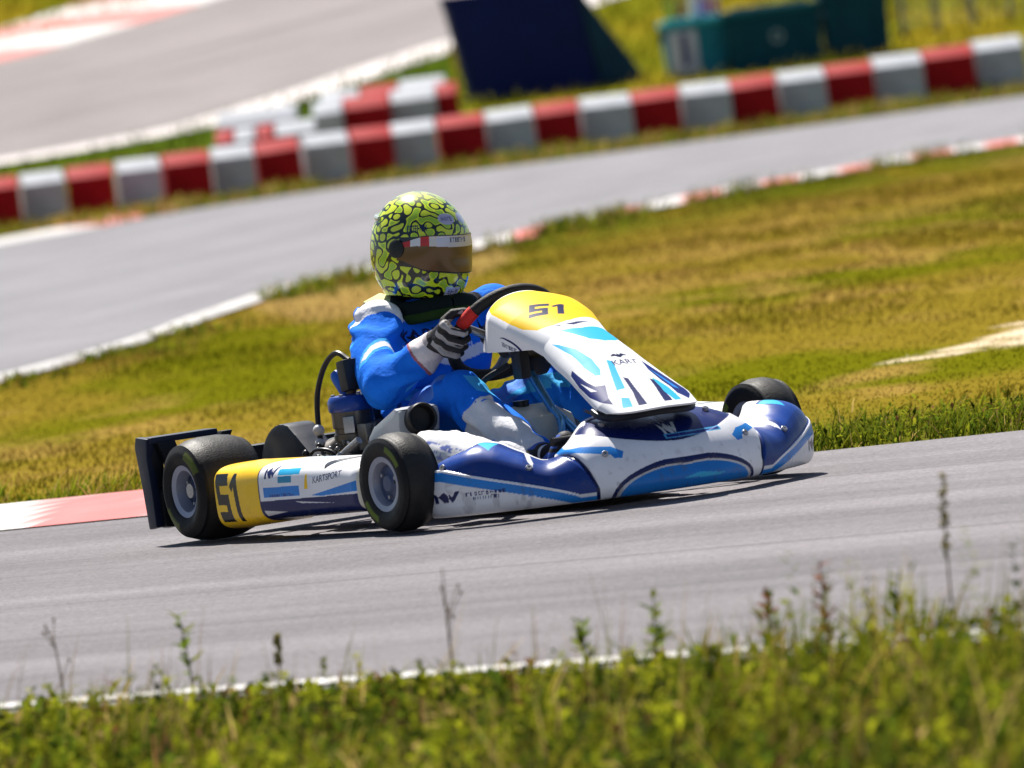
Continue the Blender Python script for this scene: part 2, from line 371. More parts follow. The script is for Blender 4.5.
ribbon("near_kerb", K1, offs(K1, 1.32), M_PAINTC, .012, 400, 10, k1col, lambda t: .035*np.sin(np.pi*np.clip(t, 0, 1))**.8)
def arc(P): return np.r_[0, np.cumsum(np.hypot(*np.diff(np.asarray(P), axis=0).T))]
k2r = resample(K2, 500)
def k2col(X, Y):
    # alternating metre-long blocks; only white paint is left where the edge runs towards the camera
    k = (np.floor((X - .02)/.28).astype(int) % 2 == 1) & (Y > 29.5); return worn(np.where(k[..., None], np.array([.48, .09, .065]), WHITE), X, Y, 6)
kw = np.interp(k2r[:, 1], [0, 20, 29, 34, 50], [.11, .10, .17, .40, .6])[:, None]
ribbon("far_kerb", k2r, offs(k2r, 1.)*kw + k2r*(1 - kw), M_PAINTC, .013, 500, 6, k2col, lambda t: .03*np.sin(np.pi*np.clip(t, 0, 1)))
f2r = resample([(-7.2, 36), (-5.2, 48.5), (-3.77, 55.0), (-3.04, 57.75), (-2.53, 61.2), (-2.2, 62.8)], 200)
ribbon("outer_kerb", f2r, offs(f2r, .75), M_PAINTC, .013, 200, 6, lambda X, Y: worn(np.where((((Y > 57.9) & (Y < 62.8)) | ((Y > 47) & (Y < 52)))[..., None], np.array([.48, .09, .065]), WHITE), X, Y, 4), lambda t: .03*np.sin(np.pi*np.clip(t, 0, 1)))
t3r = resample(T3U, 300)
ribbon("hill_kerb", t3r, offs(t3r, 2.6), M_PAINTC, .016, 300, 10, lambda X, Y: worn(np.where((np.floor(Y/2.6).astype(int) % 2 == 0)[..., None], np.array([.48, .13, .11]), WHITE), X, Y, 2), lambda t: .04*np.sin(np.pi*np.clip(t, 0, 1)))
t3l = resample(T3L, 300)
ribbon("hill_edge_line", t3l, offs(t3l, -.75), M_PAINTC, .016, 300, 4, lambda X, Y: worn(np.array([.55, .5, .48])*np.ones(X.shape+(1,)), X, Y, 2))

# ------------------------------------------------------------------ grass
def blades(X, Y, h, w, C, lean=.35, wind=(.15, -.05), flat=1.):
    """one bent, tapering blade per root point"""
    n = len(X); a = rng.uniform(0, 2*np.pi, n); ln = np.abs(rng.normal(0, lean, n))*h; az = rng.uniform(0, 2*np.pi, n)
    z = hz(Y); B = np.stack([X, Y, z], -1); t = np.stack([np.cos(a), np.sin(a), 0*a], -1)
    top = B + np.stack([ln*np.cos(az) + wind[0]*h, ln*np.sin(az) + wind[1]*h, h*.95], -1)
    mid = B*.5 + top*.5; mid[:, 2] += h*.10
    hw = (w/2)[:, None]
    V = np.stack([B - t*hw, B + t*hw, mid - t*hw*.8, mid + t*hw*.8, top - t*hw*.15, top + t*hw*.15], 1)
    i = np.arange(n)[:, None]*6
    F = np.concatenate([i + [0, 1, 3, 2], i + [2, 3, 5, 4]])
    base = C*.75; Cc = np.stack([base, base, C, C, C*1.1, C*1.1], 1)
    return V.reshape(-1, 3), F, Cc.reshape(-1, 3)
def leaves(X, Y, Z, L, w, C, tilt):
    """broad leaves: pointed, folded along the middle"""
    n = len(X); az = rng.uniform(0, 2*np.pi, n); d = np.stack([np.cos(az)*np.cos(tilt), np.sin(az)*np.cos(tilt), np.sin(tilt)], -1)
    s = np.stack([-np.sin(az), np.cos(az), 0*az], -1); u = np.cross(s, d)*-1
    B = np.stack([X, Y, Z], -1); L_ = L[:, None]; w_ = w[:, None]
    V = np.stack([B, B + d*L_*.45 - s*w_*.5 + u*w_*.15, B + d*L_*.5, B + d*L_*.45 + s*w_*.5 + u*w_*.15, B + d*L_ - np.array([0, 0, .2])*L_], 1)
    i = np.arange(n)[:, None]*5; F = np.concatenate([i + [0, 1, 2, 2], i + [0, 2, 3, 3], i + [1, 4, 2, 2], i + [2, 4, 3, 3]])[:, :3]
    F = np.concatenate([i + [0, 1, 2], i + [0, 2, 3], i + [1, 4, 2], i + [2, 4, 3]])
    return V.reshape(-1, 3), F, np.repeat(C, 5, 0)
def pal(n, cols, p, jit=.25):
    k = rng.choice(len(cols), n, p=np.asarray(p)/sum(p)); return np.asarray(cols)[k]*rng.uniform(1-jit, 1+jit, (n, 1))
G1, G2, G3, ST, BR = (.085, .125, .010), (.18, .20, .012), (.035, .055, .006), (.38, .27, .09), (.20, .10, .04)
def stuff(name, parts, label, mt=M_LEAF):
    for k, q in enumerate(parts):
        o = mesh(name, q[0], q[1], mt, None, q[2], smooth=False); tag(o, label, "grass", None, "stuff")
def nearline(x): return np.interp(x, NL[:, 0], NL[:, 1])
# foreground bank
def bank(n, pw, depth, gap=.06):
    x = rng.uniform(-2.4, 2.4, n); y = nearline(x) - gap - rng.uniform(0, 1, n)**pw*depth; return x, y, nearline(x) - y
rise = lambda x, e: lerp(.62, 1.30, sm(.05, 1.0, x))*lerp(.16, 1.1, sm(.04, .95 - .45*sm(.2, .9, x), e))
clump = lambda x, y: sm(.42, .66, fbm(x*7, y*4.5, 41, 3))
x, y, e = bank(9500, 1.2, 4.2); cl = clump(x, y); n = len(x)
h = (.020 + .125*cl*rng.uniform(.25, 1, n))*rise(x, e)
c = pal(n, [G1, G2, G3, ST, BR], [3, 4, 4, 2.2, .8], .5); c = lerp(c, np.array([.24, .20, .012]), (.55*sm(.45, .7, fbm(x*2, y*2, 44)))[:, None])
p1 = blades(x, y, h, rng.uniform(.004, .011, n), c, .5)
stuff("foreground_grass", [p1], "green and straw grass blades growing along the bottom edge of the photo")
x, y, e = bank(9000, 1.15, 4.0); k = fbm(x*6, y*4, 47) > .45; x, y, e = x[k], y[k], e[k]; n = len(x)
p2 = leaves(x, y, rng.uniform(.01, .08, n)*rise(x, e), rng.uniform(.02, .06, n), rng.uniform(.010, .028, n), pal(n, [G1, G2, (.30, .31, .015), G3, ST], [2.5, 4, 4, 5, .9], .55), rng.uniform(-.1, 1.2, n))
stuff("foreground_clover", [p2], "broad green leaves among the grass at the bottom edge of the photo")
x, y, e = bank(5200, 1.1, 3.6, .05); k = clump(x, y) > .35; x, y, e = x[k], y[k], e[k]; n = len(x)
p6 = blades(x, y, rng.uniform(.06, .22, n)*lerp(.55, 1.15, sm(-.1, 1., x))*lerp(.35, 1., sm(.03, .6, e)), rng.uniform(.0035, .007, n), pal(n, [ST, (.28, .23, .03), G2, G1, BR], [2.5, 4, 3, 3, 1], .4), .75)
stuff("foreground_long_grass", [p6], "long arching olive and straw grass blades in the foreground")
# leafy sprigs: a stem with alternating leaves
x0, y0, e0 = bank(560, 1.1, 3.2, .08); H0 = rng.uniform(.06, .21, len(x0))*rise(x0, e0)*lerp(.7, 1.2, clump(x0, y0)); q = 14
t = np.tile(np.linspace(.15, 1, q), len(x0)); X = np.repeat(x0 + 0, q) + np.repeat(rng.normal(0, .03, len(x0)), q)*t; Y = np.repeat(y0, q); Hh = np.repeat(H0, q)
tone = np.repeat(pal(len(x0), [G1, G2, (.26, .27, .015), (.13, .05, .02), G3], [3, 4, 3, .7, 2], .35), q, 0)
p4 = leaves(X, Y, t*Hh, rng.uniform(.022, .05, len(X))*(1.25 - .6*t), rng.uniform(.009, .019, len(X)), tone*rng.uniform(.8, 1.3, (len(X), 1)), rng.uniform(.1, 1.1, len(X)))
p5 = blades(x0, y0, H0*1.02, np.full(len(x0), .0035), pal(len(x0), [(.12, .13, .02), (.16, .09, .03)], [2, 1]), .05)
stuff("foreground_sprigs", [p4], "leafy green sprigs rising out of the foreground grass"); stuff("foreground_sprig_stems", [p5], "thin stems of the leafy sprigs in the foreground grass")
x, y, e = bank(340, 1, 1.9, .04); n = len(x)
p3 = blades(x, y, rng.uniform(.09, .27, n)*lerp(.8, 1.15, sm(-.2, .9, x)), rng.uniform(.0018, .0034, n), pal(n, [ST, (.20, .14, .06), (.2, .2, .03)], [2, 3, 2]), .20)
stuff("dry_grass_stems", [p3], "thin dry grass stems standing up against the near track")
# infield between the tracks
def track_far(x): return np.interp(x, [-14, -6, -1.46, .9, 1.46, 12], [8.9, 4.65, 2.29, .72, .43, -5.1])
k2x, k2y = np.array(K2).T
def infield(n, y0, y1, pw=1.):
    y = y0 + (y1 - y0)*rng.uniform(0, 1, n)**pw; half = 1.4 + (y + 27)*.056; x = rng.uniform(-1, 1, n)*half
    ok = (y > track_far(x) + .10) & (y < np.interp(x, k2x, k2y) - .03) & ~((x < -.3) & (y < K1y(x) + 1.6)); return x[ok], y[ok]
def K1y(x): return np.interp(x, K1[:, 0], K1[:, 1])
x, y = infield(150000, .4, 46, 1.25)
gc = ground_color(x, y); dirt = inpoly(x, y, DIRT) | inpoly(x, y, GRAVEL)
k = ~(dirt & (rng.uniform(0, 1, len(x)) < .55)); x, y, gc = x[k], y[k], gc[k]; n = len(x)
t = sm(.42, .66, fbm(x*1.3, y*.5, 61))
h = lerp(.006, .021, t)*rng.uniform(.3, 1.5, n)*lerp(1, 1.4, sm(5, 25, y)); e = y - track_far(x)
h = np.where((e < 1.6), np.maximum(h, rng.uniform(.03, .09, n)*sm(1.6, .1, e)*sm(.3, .55, fbm(x*4, y*2, 63))), h)
e2 = np.interp(x, k2x, k2y) - y; h = np.where(e2 < 1.2, h*1.25, h)
c = gc*rng.uniform(.75, 1.35, (n, 1)); c = lerp(c, pal(n, [G1, G2, G3], [2, 2, 1]), (sm(1.7, .3, e)*.8*(rng.uniform(0, 1, n) < .8))[:, None])
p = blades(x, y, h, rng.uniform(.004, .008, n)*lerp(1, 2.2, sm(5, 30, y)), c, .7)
stuff("infield_grass", [p], "olive and straw coloured grass of the infield behind the kart")
# tufts right behind the near track
n = 16000; x = rng.uniform(-5, 5, n); y = track_far(x) + .08 + np.abs(rng.normal(0, .9, n)); k = (fbm(x*5, y*3, 71) > .46) & ~((x < -.3) & (y < K1y(x) + 1.45)) & (y < np.interp(x, k2x, k2y) - .05); x, y = x[k], y[k]; n = len(x)
p = blades(x, y, rng.uniform(.02, .075, n), rng.uniform(.003, .007, n), pal(n, [G1, G2, G3, ST], [4, 4, 3, 1.6], .45), .8)
stuff("verge_grass", [p], "green grass tufts along the far edge of the near track")
n = 15000; x = rng.uniform(-5, 5, n); y = track_far(x) + .06 + np.abs(rng.normal(0, .8, n)); k = (fbm(x*4.2, y*2.6, 73) > .45) & ~((x < -.3) & (y < K1y(x) + 1.45)) & (y < np.interp(x, k2x, k2y) - .05); x, y = x[k], y[k]; n = len(x)
p = leaves(x, y, rng.uniform(.005, .07, n)*lerp(.3, 1, sm(.45, .65, fbm(x*4.2, y*2.6, 73))), rng.uniform(.015, .04, n), rng.uniform(.006, .013, n), pal(n, [G1, G2, (.25, .25, .015), G3, (.16, .08, .03)], [4, 4, 2, 3, 1], .45), rng.uniform(-.1, 1.2, n))
stuff("verge_weeds", [p], "low leafy green weeds along the far edge of the near track")
x = rng.uniform(-5, -.3, 5200); y = K1y(x) + 1.36 + np.abs(rng.normal(0, .45, 5200)); k = fbm(x*4, y*2.5, 83) > .45; x, y = x[k], y[k]; n = len(x)
p = blades(x, y, rng.uniform(.025, .095, n), rng.uniform(.004, .008, n), pal(n, [G1, G2, (.25, .24, .015), ST], [3, 4, 2, 1.5], .4), .7)
stuff("kerb_edge_tufts", [p], "bright green grass tufts growing behind the red and white near kerb")
q = rng.uniform(.12, .80, 34000); kk_ = np.interp(q, np.linspace(0, 1, 500), k2r[:, 0]), np.interp(q, np.linspace(0, 1, 500), k2r[:, 1]); cl = fbm(q*260, q*0 + 3.3, 75, 2); k = rng.uniform(0, 1, len(q)) < .7*sm(.55, .72, cl); x, y = kk_[0][k], kk_[1][k]; cl = cl[k]; n = len(x); off = np.abs(rng.normal(0, .26, n)) - .05; x = x + off*.75; y = y - off*.65
p = blades(x, y, rng.uniform(.03, .13, n)*sm(.48, .68, cl)*lerp(.45, 1, sm(18, 34, y)), rng.uniform(.008, .016, n), pal(n, [G1, G2, (.20, .15, .03), G3], [3, 3, 3, 1], .4), .6)
stuff("kerbside_tufts", [p], "uneven grass tufts leaning over the kerb of the far track")
# verge in front of the barrier and on the hill
n = 42000; x = rng.uniform(-9, 11, n); y = rng.uniform(58, 71, n); k = y > np.interp(x, *np.array(F2).T) + .15; x, y = x[k], y[k]; n = len(x)
p = blades(x, y, rng.uniform(.05, .16, n)*lerp(.35, 1.1, sm(.3, .65, fbm(x*2, y, 81))), rng.uniform(.015, .03, n), pal(n, [G1, G2, ST, (.2, .15, .03)], [2, 2, 2, 3]), .5)
stuff("barrier_verge_grass", [p], "yellow green grass in front of the red and white barrier blocks")
n = 30000; x = rng.uniform(-9, 11, n); y = rng.uniform(72, 125, n); z3 = np.interp(x, *np.array(T3L).T); z4 = np.interp(x, *np.array(T3U).T)
k = (y < z3 - 1.6) | (y > z4 + 2.8); x, y = x[k], y[k]; n = len(x)
p = blades(x, y, rng.uniform(.05, .16, n), rng.uniform(.02, .04, n), ground_color(x, y)*rng.uniform(.8, 1.3, (n, 1)), .5)
stuff("hill_grass", [p], "olive grass on the slope behind the barrier blocks")

#PART2
# ------------------------------------------------------------------ weeds that stand out in front
def weed(name, label, x, y, H, kind, seed):
    global rng
    old, rng = rng, np.random.default_rng(seed); b = MB(); z = float(hz(y))
    stemc = {'dry': (.20, .13, .05), 'green': (.10, .14, .02), 'red': (.16, .06, .03), 'seed': (.22, .16, .07)}[kind]
    lx, ly = rng.normal(0, .05, 2)*H
    P = [(x, y, z - .01), (x + lx*.3, y + ly*.3, z + H*.5), (x + lx, y + ly, z + H)]
    b.tube(P, [.0026, .002, .001], stemc, 6, 8)
    at = lambda t: np.array([x + lx*t*t, y + ly*t*t, z + H*t])
    n = {'dry': 5, 'green': 24, 'red': 26, 'seed': 30}[kind]
    for i in range(n):
        t = rng.uniform(.25, .98) if kind != 'seed' else rng.uniform(.55, 1)
        p = at(t); a = rng.uniform(0, 6.28)
        if kind in ('dry',):
            q = p + np.array([math.cos(a), math.sin(a), 1.6])*H*.14; b.tube([p, q], [.0012, .0008], stemc, 5); b.ball(q, (.003, .003, .005), (.22, .15, .06), 5)
        elif kind == 'seed':
            L = .008; b.ball(p + np.array([math.cos(a), math.sin(a), 0])*.006, (.004, .004, .006), rng.choice([.8, 1.2])*np.array([.44, .38, .14]), 5)
        else:
            L = rng.uniform(.026, .052)*(1.15 - .5*t); w = L*.42; d = np.array([math.cos(a), math.sin(a), rng.uniform(.2, 1.1)]); d /= np.linalg.norm(d); s_ = np.array([-math.sin(a), math.cos(a), 0])
            cc = np.array(stemc)*rng.uniform(.8, 1.6) if kind == 'red' else np.array(rng.choice([G1, G2, (.19, .26, .03)]))
            b.add([p, p + d*L*.45 - s_*w*.5, p + d*L*.5 - np.array([0, 0, .12*L]), p + d*L*.45 + s_*w*.5, p + d*L], [[0, 1, 2], [0, 2, 3], [1, 4, 2], [2, 4, 3]], cc)
    o = b.build(name, M_LEAF, auto=False); tag(o, label, "weed", "weeds standing in the foreground grass"); rng = old
for i, (lab, x, dy, H, k) in enumerate([
    ("tall bushy green weed near the left side of the photo", -.66, .22, .19, 'green'),
    ("thin dry stalk leaning at the left edge of the photo above the foreground grass", -.93, .25, .17, 'dry'),
    ("small green weed with a seed head standing right of the tall bushy left weed", -.48, .22, .13, 'seed'),
    ("broad leafed light green weed below the nose of the kart, at the white edge line", .27, .25, .16, 'green'),
    ("slim green sprout in front of the edge line beneath the front wheel near the camera", .13, .2, .12, 'green'),
    ("reddish brown dock weed in front of the track on the right", .60, .28, .19, 'red'),
    ("tallest stem with a brown seed head, at the right edge of the photo", .83, .30, .34, 'seed'),
    ("tall dry stalk with side twigs in the middle of the foreground", -.13, .24, .24, 'dry'),
    ("leafy green weed between the dock weed and the tallest stem", .72, .33, .17, 'green'),
    ("reddish young dock shoot just left of the larger reddish dock weed", .49, .25, .14, 'red')]):
    weed("weed", lab, x, float(nearline(x)) - dy, H, k, 100 + i)

# ------------------------------------------------------------------ barrier blocks
def block_bm(w, d, h, C):
    b = MB(); ch = .16*h
    P = [(-d/2, 0), (-d/2 + .015, h*.80), (-d/2 + .20, h), (d/2 - .13, h), (d/2 - .02, h*.80), (d/2, 0)]
    b.prism(P, (-w/2, 0, 0), (0, 1, 0), (0, 0, 1), (1, 0, 0), w, C, .018)
    return b
red_m = block_bm(.425, .50, .50, (.36, .006, .010)).build("barrier_block", M_BARRIER)
white_m = block_bm(.425, .50, .50, (.44, .46, .50)).build("barrier_block", M_BARRIER)
bx = [-4.75, -4.31, -4.27, -3.88, -3.48, -3.05, -2.64, -2.20, -1.80, -1.38, -.95, -.55, -.13, .33, .79, 1.22, 1.71, 2.18, 2.66, 3.12, 3.58, 4.05, 4.54, 5.05, 5.54]
ordn = "first second third fourth fifth sixth seventh eighth ninth tenth eleventh twelfth thirteenth fourteenth fifteenth sixteenth seventeenth eighteenth nineteenth twentieth".split()
ctr = [-4.50] + [(bx[k] + bx[k+1])/2 for k in range(2, 24)]
wid = [.44] + [bx[k+1] - bx[k] for k in range(2, 24)]
cnt = {0: 0, 1: 0}
tot = {0: 12, 1: 11}
for i, (cx, w) in enumerate(zip(ctr, wid)):
    wh = i % 2 == 0; src = white_m if wh else red_m
    o = src if i < 2 else src.copy()
    if i >= 2: COL.objects.link(o)
    y = np.interp(cx, [-4.4, -3.4, -1.8, 0, 5.6], [61.8, 62.6, 64.2, 66.0, 69.0]) + .25
    o.location = (cx, y, float(hz(y - .25)) - .01); o.scale = (w/.425*.955, 1, 1)
    o.rotation_euler = (rng.normal(0, .012), rng.normal(0, .012), R(5) + rng.normal(0, .03))
    q = cnt[wh]; cnt[wh] += 1
    where = {0: "leftmost", tot[int(not wh)]-1: "rightmost"}.get(q, ordn[q] + " from the left")
    tag(o, f"{'white' if wh else 'red'} barrier block in the long front row, {where} of its {'white' if wh else 'red'} blocks".replace("of its", "among the") , "barrier block", "barrier blocks in the front row along the far track")
# the second row on the slope behind: (x0, x1 px-derived centre, width, Y, colour, yaw)
back = [(-2.18, .18, 70.9, 1, .2, .50), (-1.98, .20, 70.9, 0, .2, .50), (-1.78, .16, 70.95, 1, .2, .50), (-1.49, .40, 71.0, 0, .1, .50), (-1.86, .80, 72.0, 0, .2, .60),
        (-1.18, .30, 73.2, 0, .15, .50), (-.80, .48, 73.4, 1, .1, .50), (-.32, .46, 73.6, 0, .1, .50), (.02, .22, 73.8, 1, .05, .50),
        (-1.06, .40, 74.6, 0, .1, .50), (-.66, .38, 74.8, 1, .1, .50), (-.22, .48, 75.0, 0, .1, .50)]
blab = ["narrow red block end, leftmost of the pile behind the front row", "narrow white block in the low left pile, beside the leftmost red end", "narrow red block between two white ones in the low left pile",
        "wide white block at the right end of the low left pile", "longest white block, lying behind the low left pile with its top showing",
        "narrow white block starting the raised pile behind the front row", "wide red block in the front of the raised pile behind the front row",
        "wide white block in the front of the raised pile, right of the wide red one", "narrow red block at the right end of the raised pile by the blue stack",
        "white block in the back of the raised pile above the narrow white block", "red block in the back of the raised pile above the wide red one", "white block in the back of the raised pile above the wide white one"]
for (cx, w, y, isred, yaw, h), lb in zip(back, blab):
    o = (red_m if isred else white_m).copy(); COL.objects.link(o); o.location = (cx, y, float(hz(y)) - .09); o.scale = (w/.425*.98, 1, h/.50); o.rotation_euler = (R(3), 0, -yaw*.3)
    tag(o, lb, "barrier block", "barrier blocks piled behind the front row")

# ------------------------------------------------------------------ things beyond the barrier
def gz(y): return float(hz(y))
bs = empty("tarp_covered_stack", (.98, 76.9, gz(76.4) - .02), R(3))
tag(bs, "tall dark blue tarpaulin covered stack with a teal sloping flank", "covered stack")
b = MB(); b.prism([(-.72, 0), (.60, 0), (.46, 1.12), (-.90, 1.14), (-.86, .95)], (0, -.45, 0), (1, 0, 0), (0, 0, 1), (0, 1, 0), .9, (.004, .010, .085), .02); b.build("tarp_cover", M_TARP, bs)
b = MB(); b.prism([(.615, 0), (1.12, 0), (.475, 1.10)], (0, -.40, 0), (1, 0, 0), (0, 0, 1), (0, 1, 0), .8, (.008, .045, .085), .015); b.build("side_flap", M_TARP, bs)
b = MB(); b.box((-.16, -.458, .045), (1.36, .012, .05), (.006, .014, .09), None, .003); b.build("hem", M_TARP, bs)
TEAL = (.008, .105, .150); TEALD = (.004, .060, .090)
def bin_(label, x, y, w, h, d, body, lid, extra=None, group="teal plastic containers behind the barrier"):
    e = empty("plastic_container", (x, y + d/2, gz(y) - .02), R(4)); tag(e, label, "container", group)
    b = MB(); b.prism([(-w/2 + .02, 0), (w/2 - .02, 0), (w/2, h - .06), (-w/2, h - .06)], (0, -d/2, 0), (1, 0, 0), (0, 0, 1), (0, 1, 0), d, body, .02)
    for q in (-.3, .3): b.box((q*w, -d/2 - .006, h*.45), (.035, .025, h*.75), body, None, .006)
    b.build("tub", M_BARRIER, e)
    b = MB(); b.box((0, 0, h - .03), (w + .04, d + .05, .07), lid, None, .02); b.box((0, -.02, h + .012), (w*.8, d*.7, .035), lid, None, .012); b.build("lid", M_BARRIER, e)
    if extra: extra(e, w, h, d)
    return e
def labelled(e, w, h, d):
    b = MB(); b.box((-w*.22, -d/2 - .016, h*.46), (w*.46, .012, h*.74), (.55, .58, .68), None, .003); o = b.build("label_panel", M_BARRIER, e); tag(o, "pale label panel with a dark stripe")
    b = MB(); b.box((-w*.20, -d/2 - .026, h*.5), (w*.12, .008, h*.55), (.10, .10, .22), None, .002); b.build("dark_stripe", M_BARRIER, o)
def emblem(e, w, h, d):
    b = MB(); a = np.linspace(0, 2*np.pi, 25); b.tube(np.stack([.02 + .055*np.cos(a), -d/2 - .014 + 0*a, h*.52 + .055*np.sin(a)], -1), .012, (.35, .45, .48), 6); b.build("round_emblem", M_BARRIER, e)
bin_("small light teal container with a pale label panel, leftmost of the three", 2.62, 76.2, .64, .60, .5, (.02, .21, .29), (.05, .40, .48), labelled)
bin_("long dark teal container with a round emblem in the middle of the row", 3.42, 76.0, .98, .64, .6, TEALD, TEAL, emblem)
bin_("tall dark teal container at the right end of the row", 4.28, 76.0, .66, .72, .6, (.005, .055, .085), TEALD)
def bottle(label, x, y, r, h, C, capc):
    e = empty("bottle", (x, y, gz(76.2) + .60), 0); tag(e, label, "bottle", "bottles and cans on the light teal container")
    b = MB(); b.lathe([(r*.2, 0), (r, .005), (r, h*.62), (r*.85, h*.72), (r*.4, h*.86), (r*.4, h*.92), (.001, h*.92)], (0, 0, 0), (0, 0, 1), C, 20); b.build("flask", M_BODY, e)
    b = MB(); b.lathe([(r*.46, h*.90), (r*.46, h), (.001, h*1.005)], (0, 0, 0), (0, 0, 1), capc, 16); b.build("cap", M_BODY, e)
bottle("yellow green bottle standing at the left corner of the light teal container", 2.40, 76.4, .05, .26, (.40, .50, .04), (.05, .2, .05))
bottle("dark bottle between the yellow green and the white bottle", 2.52, 76.5, .045, .22, (.05, .03, .04), (.3, .3, .3))
bottle("white bottle in the middle of the light teal container lid", 2.66, 76.38, .055, .27, (.75, .74, .80), (.2, .2, .6))
bottle("violet bottle right of the white bottle on the teal lid", 2.77, 76.45, .05, .24, (.22, .14, .45), (.7, .7, .7))
bottle("pink bottle rightmost on the light teal container", 2.88, 76.4, .045, .21, (.60, .22, .28), (.75, .7, .7))
fe = empty("mesh_fence", (0, 78.2, gz(78.2)), 0); tag(fe, "grey wire mesh fence with upright posts behind the barrier on the right", "fence")
for x in (4.86, 5.22, 5.60, 6.0, 6.5, 7.1, 7.8):
    b = MB(); b.tube([(x, 0, -.05), (x - .01, 0, 1.5)], .028, (.23, .23, .27), 10); b.ball((x - .01, 0, 1.5), .03, (.23, .23, .27), 8); b.build("post", M_METAL, fe)
b = MB()
for z in np.arange(.12, 1.5, .11): b.tube([(4.86, -.03, z), (7.8, -.03, z)], .0035, (.25, .25, .27), 5)
for x in np.arange(4.9, 7.8, .09): b.tube([(x, -.03, .05), (x, -.03, 1.47)], .0025, (.25, .25, .27), 5)
b.build("wire_mesh", M_METAL, fe)
wl = empty("panel_wall", (-6.2, 113, gz(113)), R(14)); tag(wl, "pale grey panel wall at the top left corner of the photo", "wall")
for k in range(8):
    b = MB(); b.box((-6 + k*1.25, 0, .75), (1.2, .10, 1.5), (.30, .29, .27), None, .01); b.build("wall_panel", M_STONE, wl)
    b = MB(); b.box((-6.62 + k*1.25, -.03, .78), (.10, .16, 1.6), (.22, .215, .20), None, .008); b.build("wall_post", M_STONE, wl)
# ------------------------------------------------------------------ the kart
BLUE = np.array([.010, .075, .40]); NAVY = np.array([.007, .015, .095]); CYAN = np.array([.03, .42, .72]); WHT = np.array([.80, .80, .82]); YEL = np.array([.90, .55, .008]); BLK = np.array([.004, .004, .005]); MID = np.array([.02, .22, .66])
KZ = R(-61); KLOC = (.014, -.17, .013)
kart = empty("racing_kart", KLOC, KZ)
tag(kart, "blue and white racing kart with the yellow number 51, low on the track", "kart")
def paint(c, m_, col): c[m_] = col
def logo_mark(X, Y, cx, cy, s):
    """the angular maker's mark: a lozenge N followed by a tick"""
    x, y = (X - cx)/s, (Y - cy)/s
    return (inpoly(x, y, [(-.9, -.5), (-.62, -.5), (-.62, .1), (-.2, -.5), (.12, -.5), (.12, .1), (-.1, .5), (-.55, .1), (-.9, .5)]) |
            inpoly(x, y, [(.12, -.1), (.35, -.5), (1.0, .5), (.68, .5), (.36, 0), (.2, .35)])) & (np.abs(y) < .5)
# --- front fairing
def fairing_point(s, t):
    a = np.abs(s); y = interp(a, np.linspace(0, 1, 200), sinterp(np.linspace(0, 1, 200), [0, .2, .42, .58, .72, .86, .94, 1], [0, .14, .29, .40, .49, .565, .588, .583]))
    x = interp(a, np.linspace(0, 1, 200), sinterp(np.linspace(0, 1, 200), [0, .2, .42, .58, .72, .86, .94, 1], [.965, .955, .90, .835, .765, .68, .60, .535]))
    q = np.linspace(0, 1, 200)
    zt = interp(a, q, sinterp(q, [0, .25, .38, .47, .54, .64, .76, .88, 1], [.234, .234, .220, .170, .142, .172, .206, .190, .15]))
    dep = interp(a, q, sinterp(q, [0, .25, .40, .52, .65, .80, .92, 1], [.30, .28, .21, .15, .16, .15, .085, .03]))
    e = 1e-3
    ax, ay = interp(a+e, q, sinterp(q, [0, .2, .42, .58, .72, .86, .94, 1], [.965, .955, .90, .835, .765, .68, .60, .535])), interp(a+e, q, sinterp(q, [0, .2, .42, .58, .72, .86, .94, 1], [0, .14, .29, .40, .49, .565, .588, .583]))
    bx_, by_ = interp(a-e, q, sinterp(q, [0, .2, .42, .58, .72, .86, .94, 1], [.965, .955, .90, .835, .765, .68, .60, .535])), interp(np.abs(a-e), q, sinterp(q, [0, .2, .42, .58, .72, .86, .94, 1], [0, .14, .29, .40, .49, .565, .588, .583]))
    tx, ty = ax - bx_, ay - by_; L = np.hypot(tx, ty) + 1e-9; nx, ny = -ty/L, tx/L     # inward normal
    nx = np.where(a < .02, -1, nx); ny = np.where(a < .02, 0, ny)
    lip = np.clip(-t/.08, 0, 1); th = np.clip(t, 0, 1)*np.pi/2
    pw = 2/(2.2 + 1.1*sm(.46, .60, a)); off = dep*(1 - np.cos(th)**pw) + .025*lip**1.5
    z = .055 + (zt - .055)*np.sin(th)**pw - .030*np.sin(lip*np.pi/2)
    # the pods swell a little between the valleys
    return np.stack([x + nx*off, np.sign(s)*(y + ny*off)*.968 + .030, z], -1)
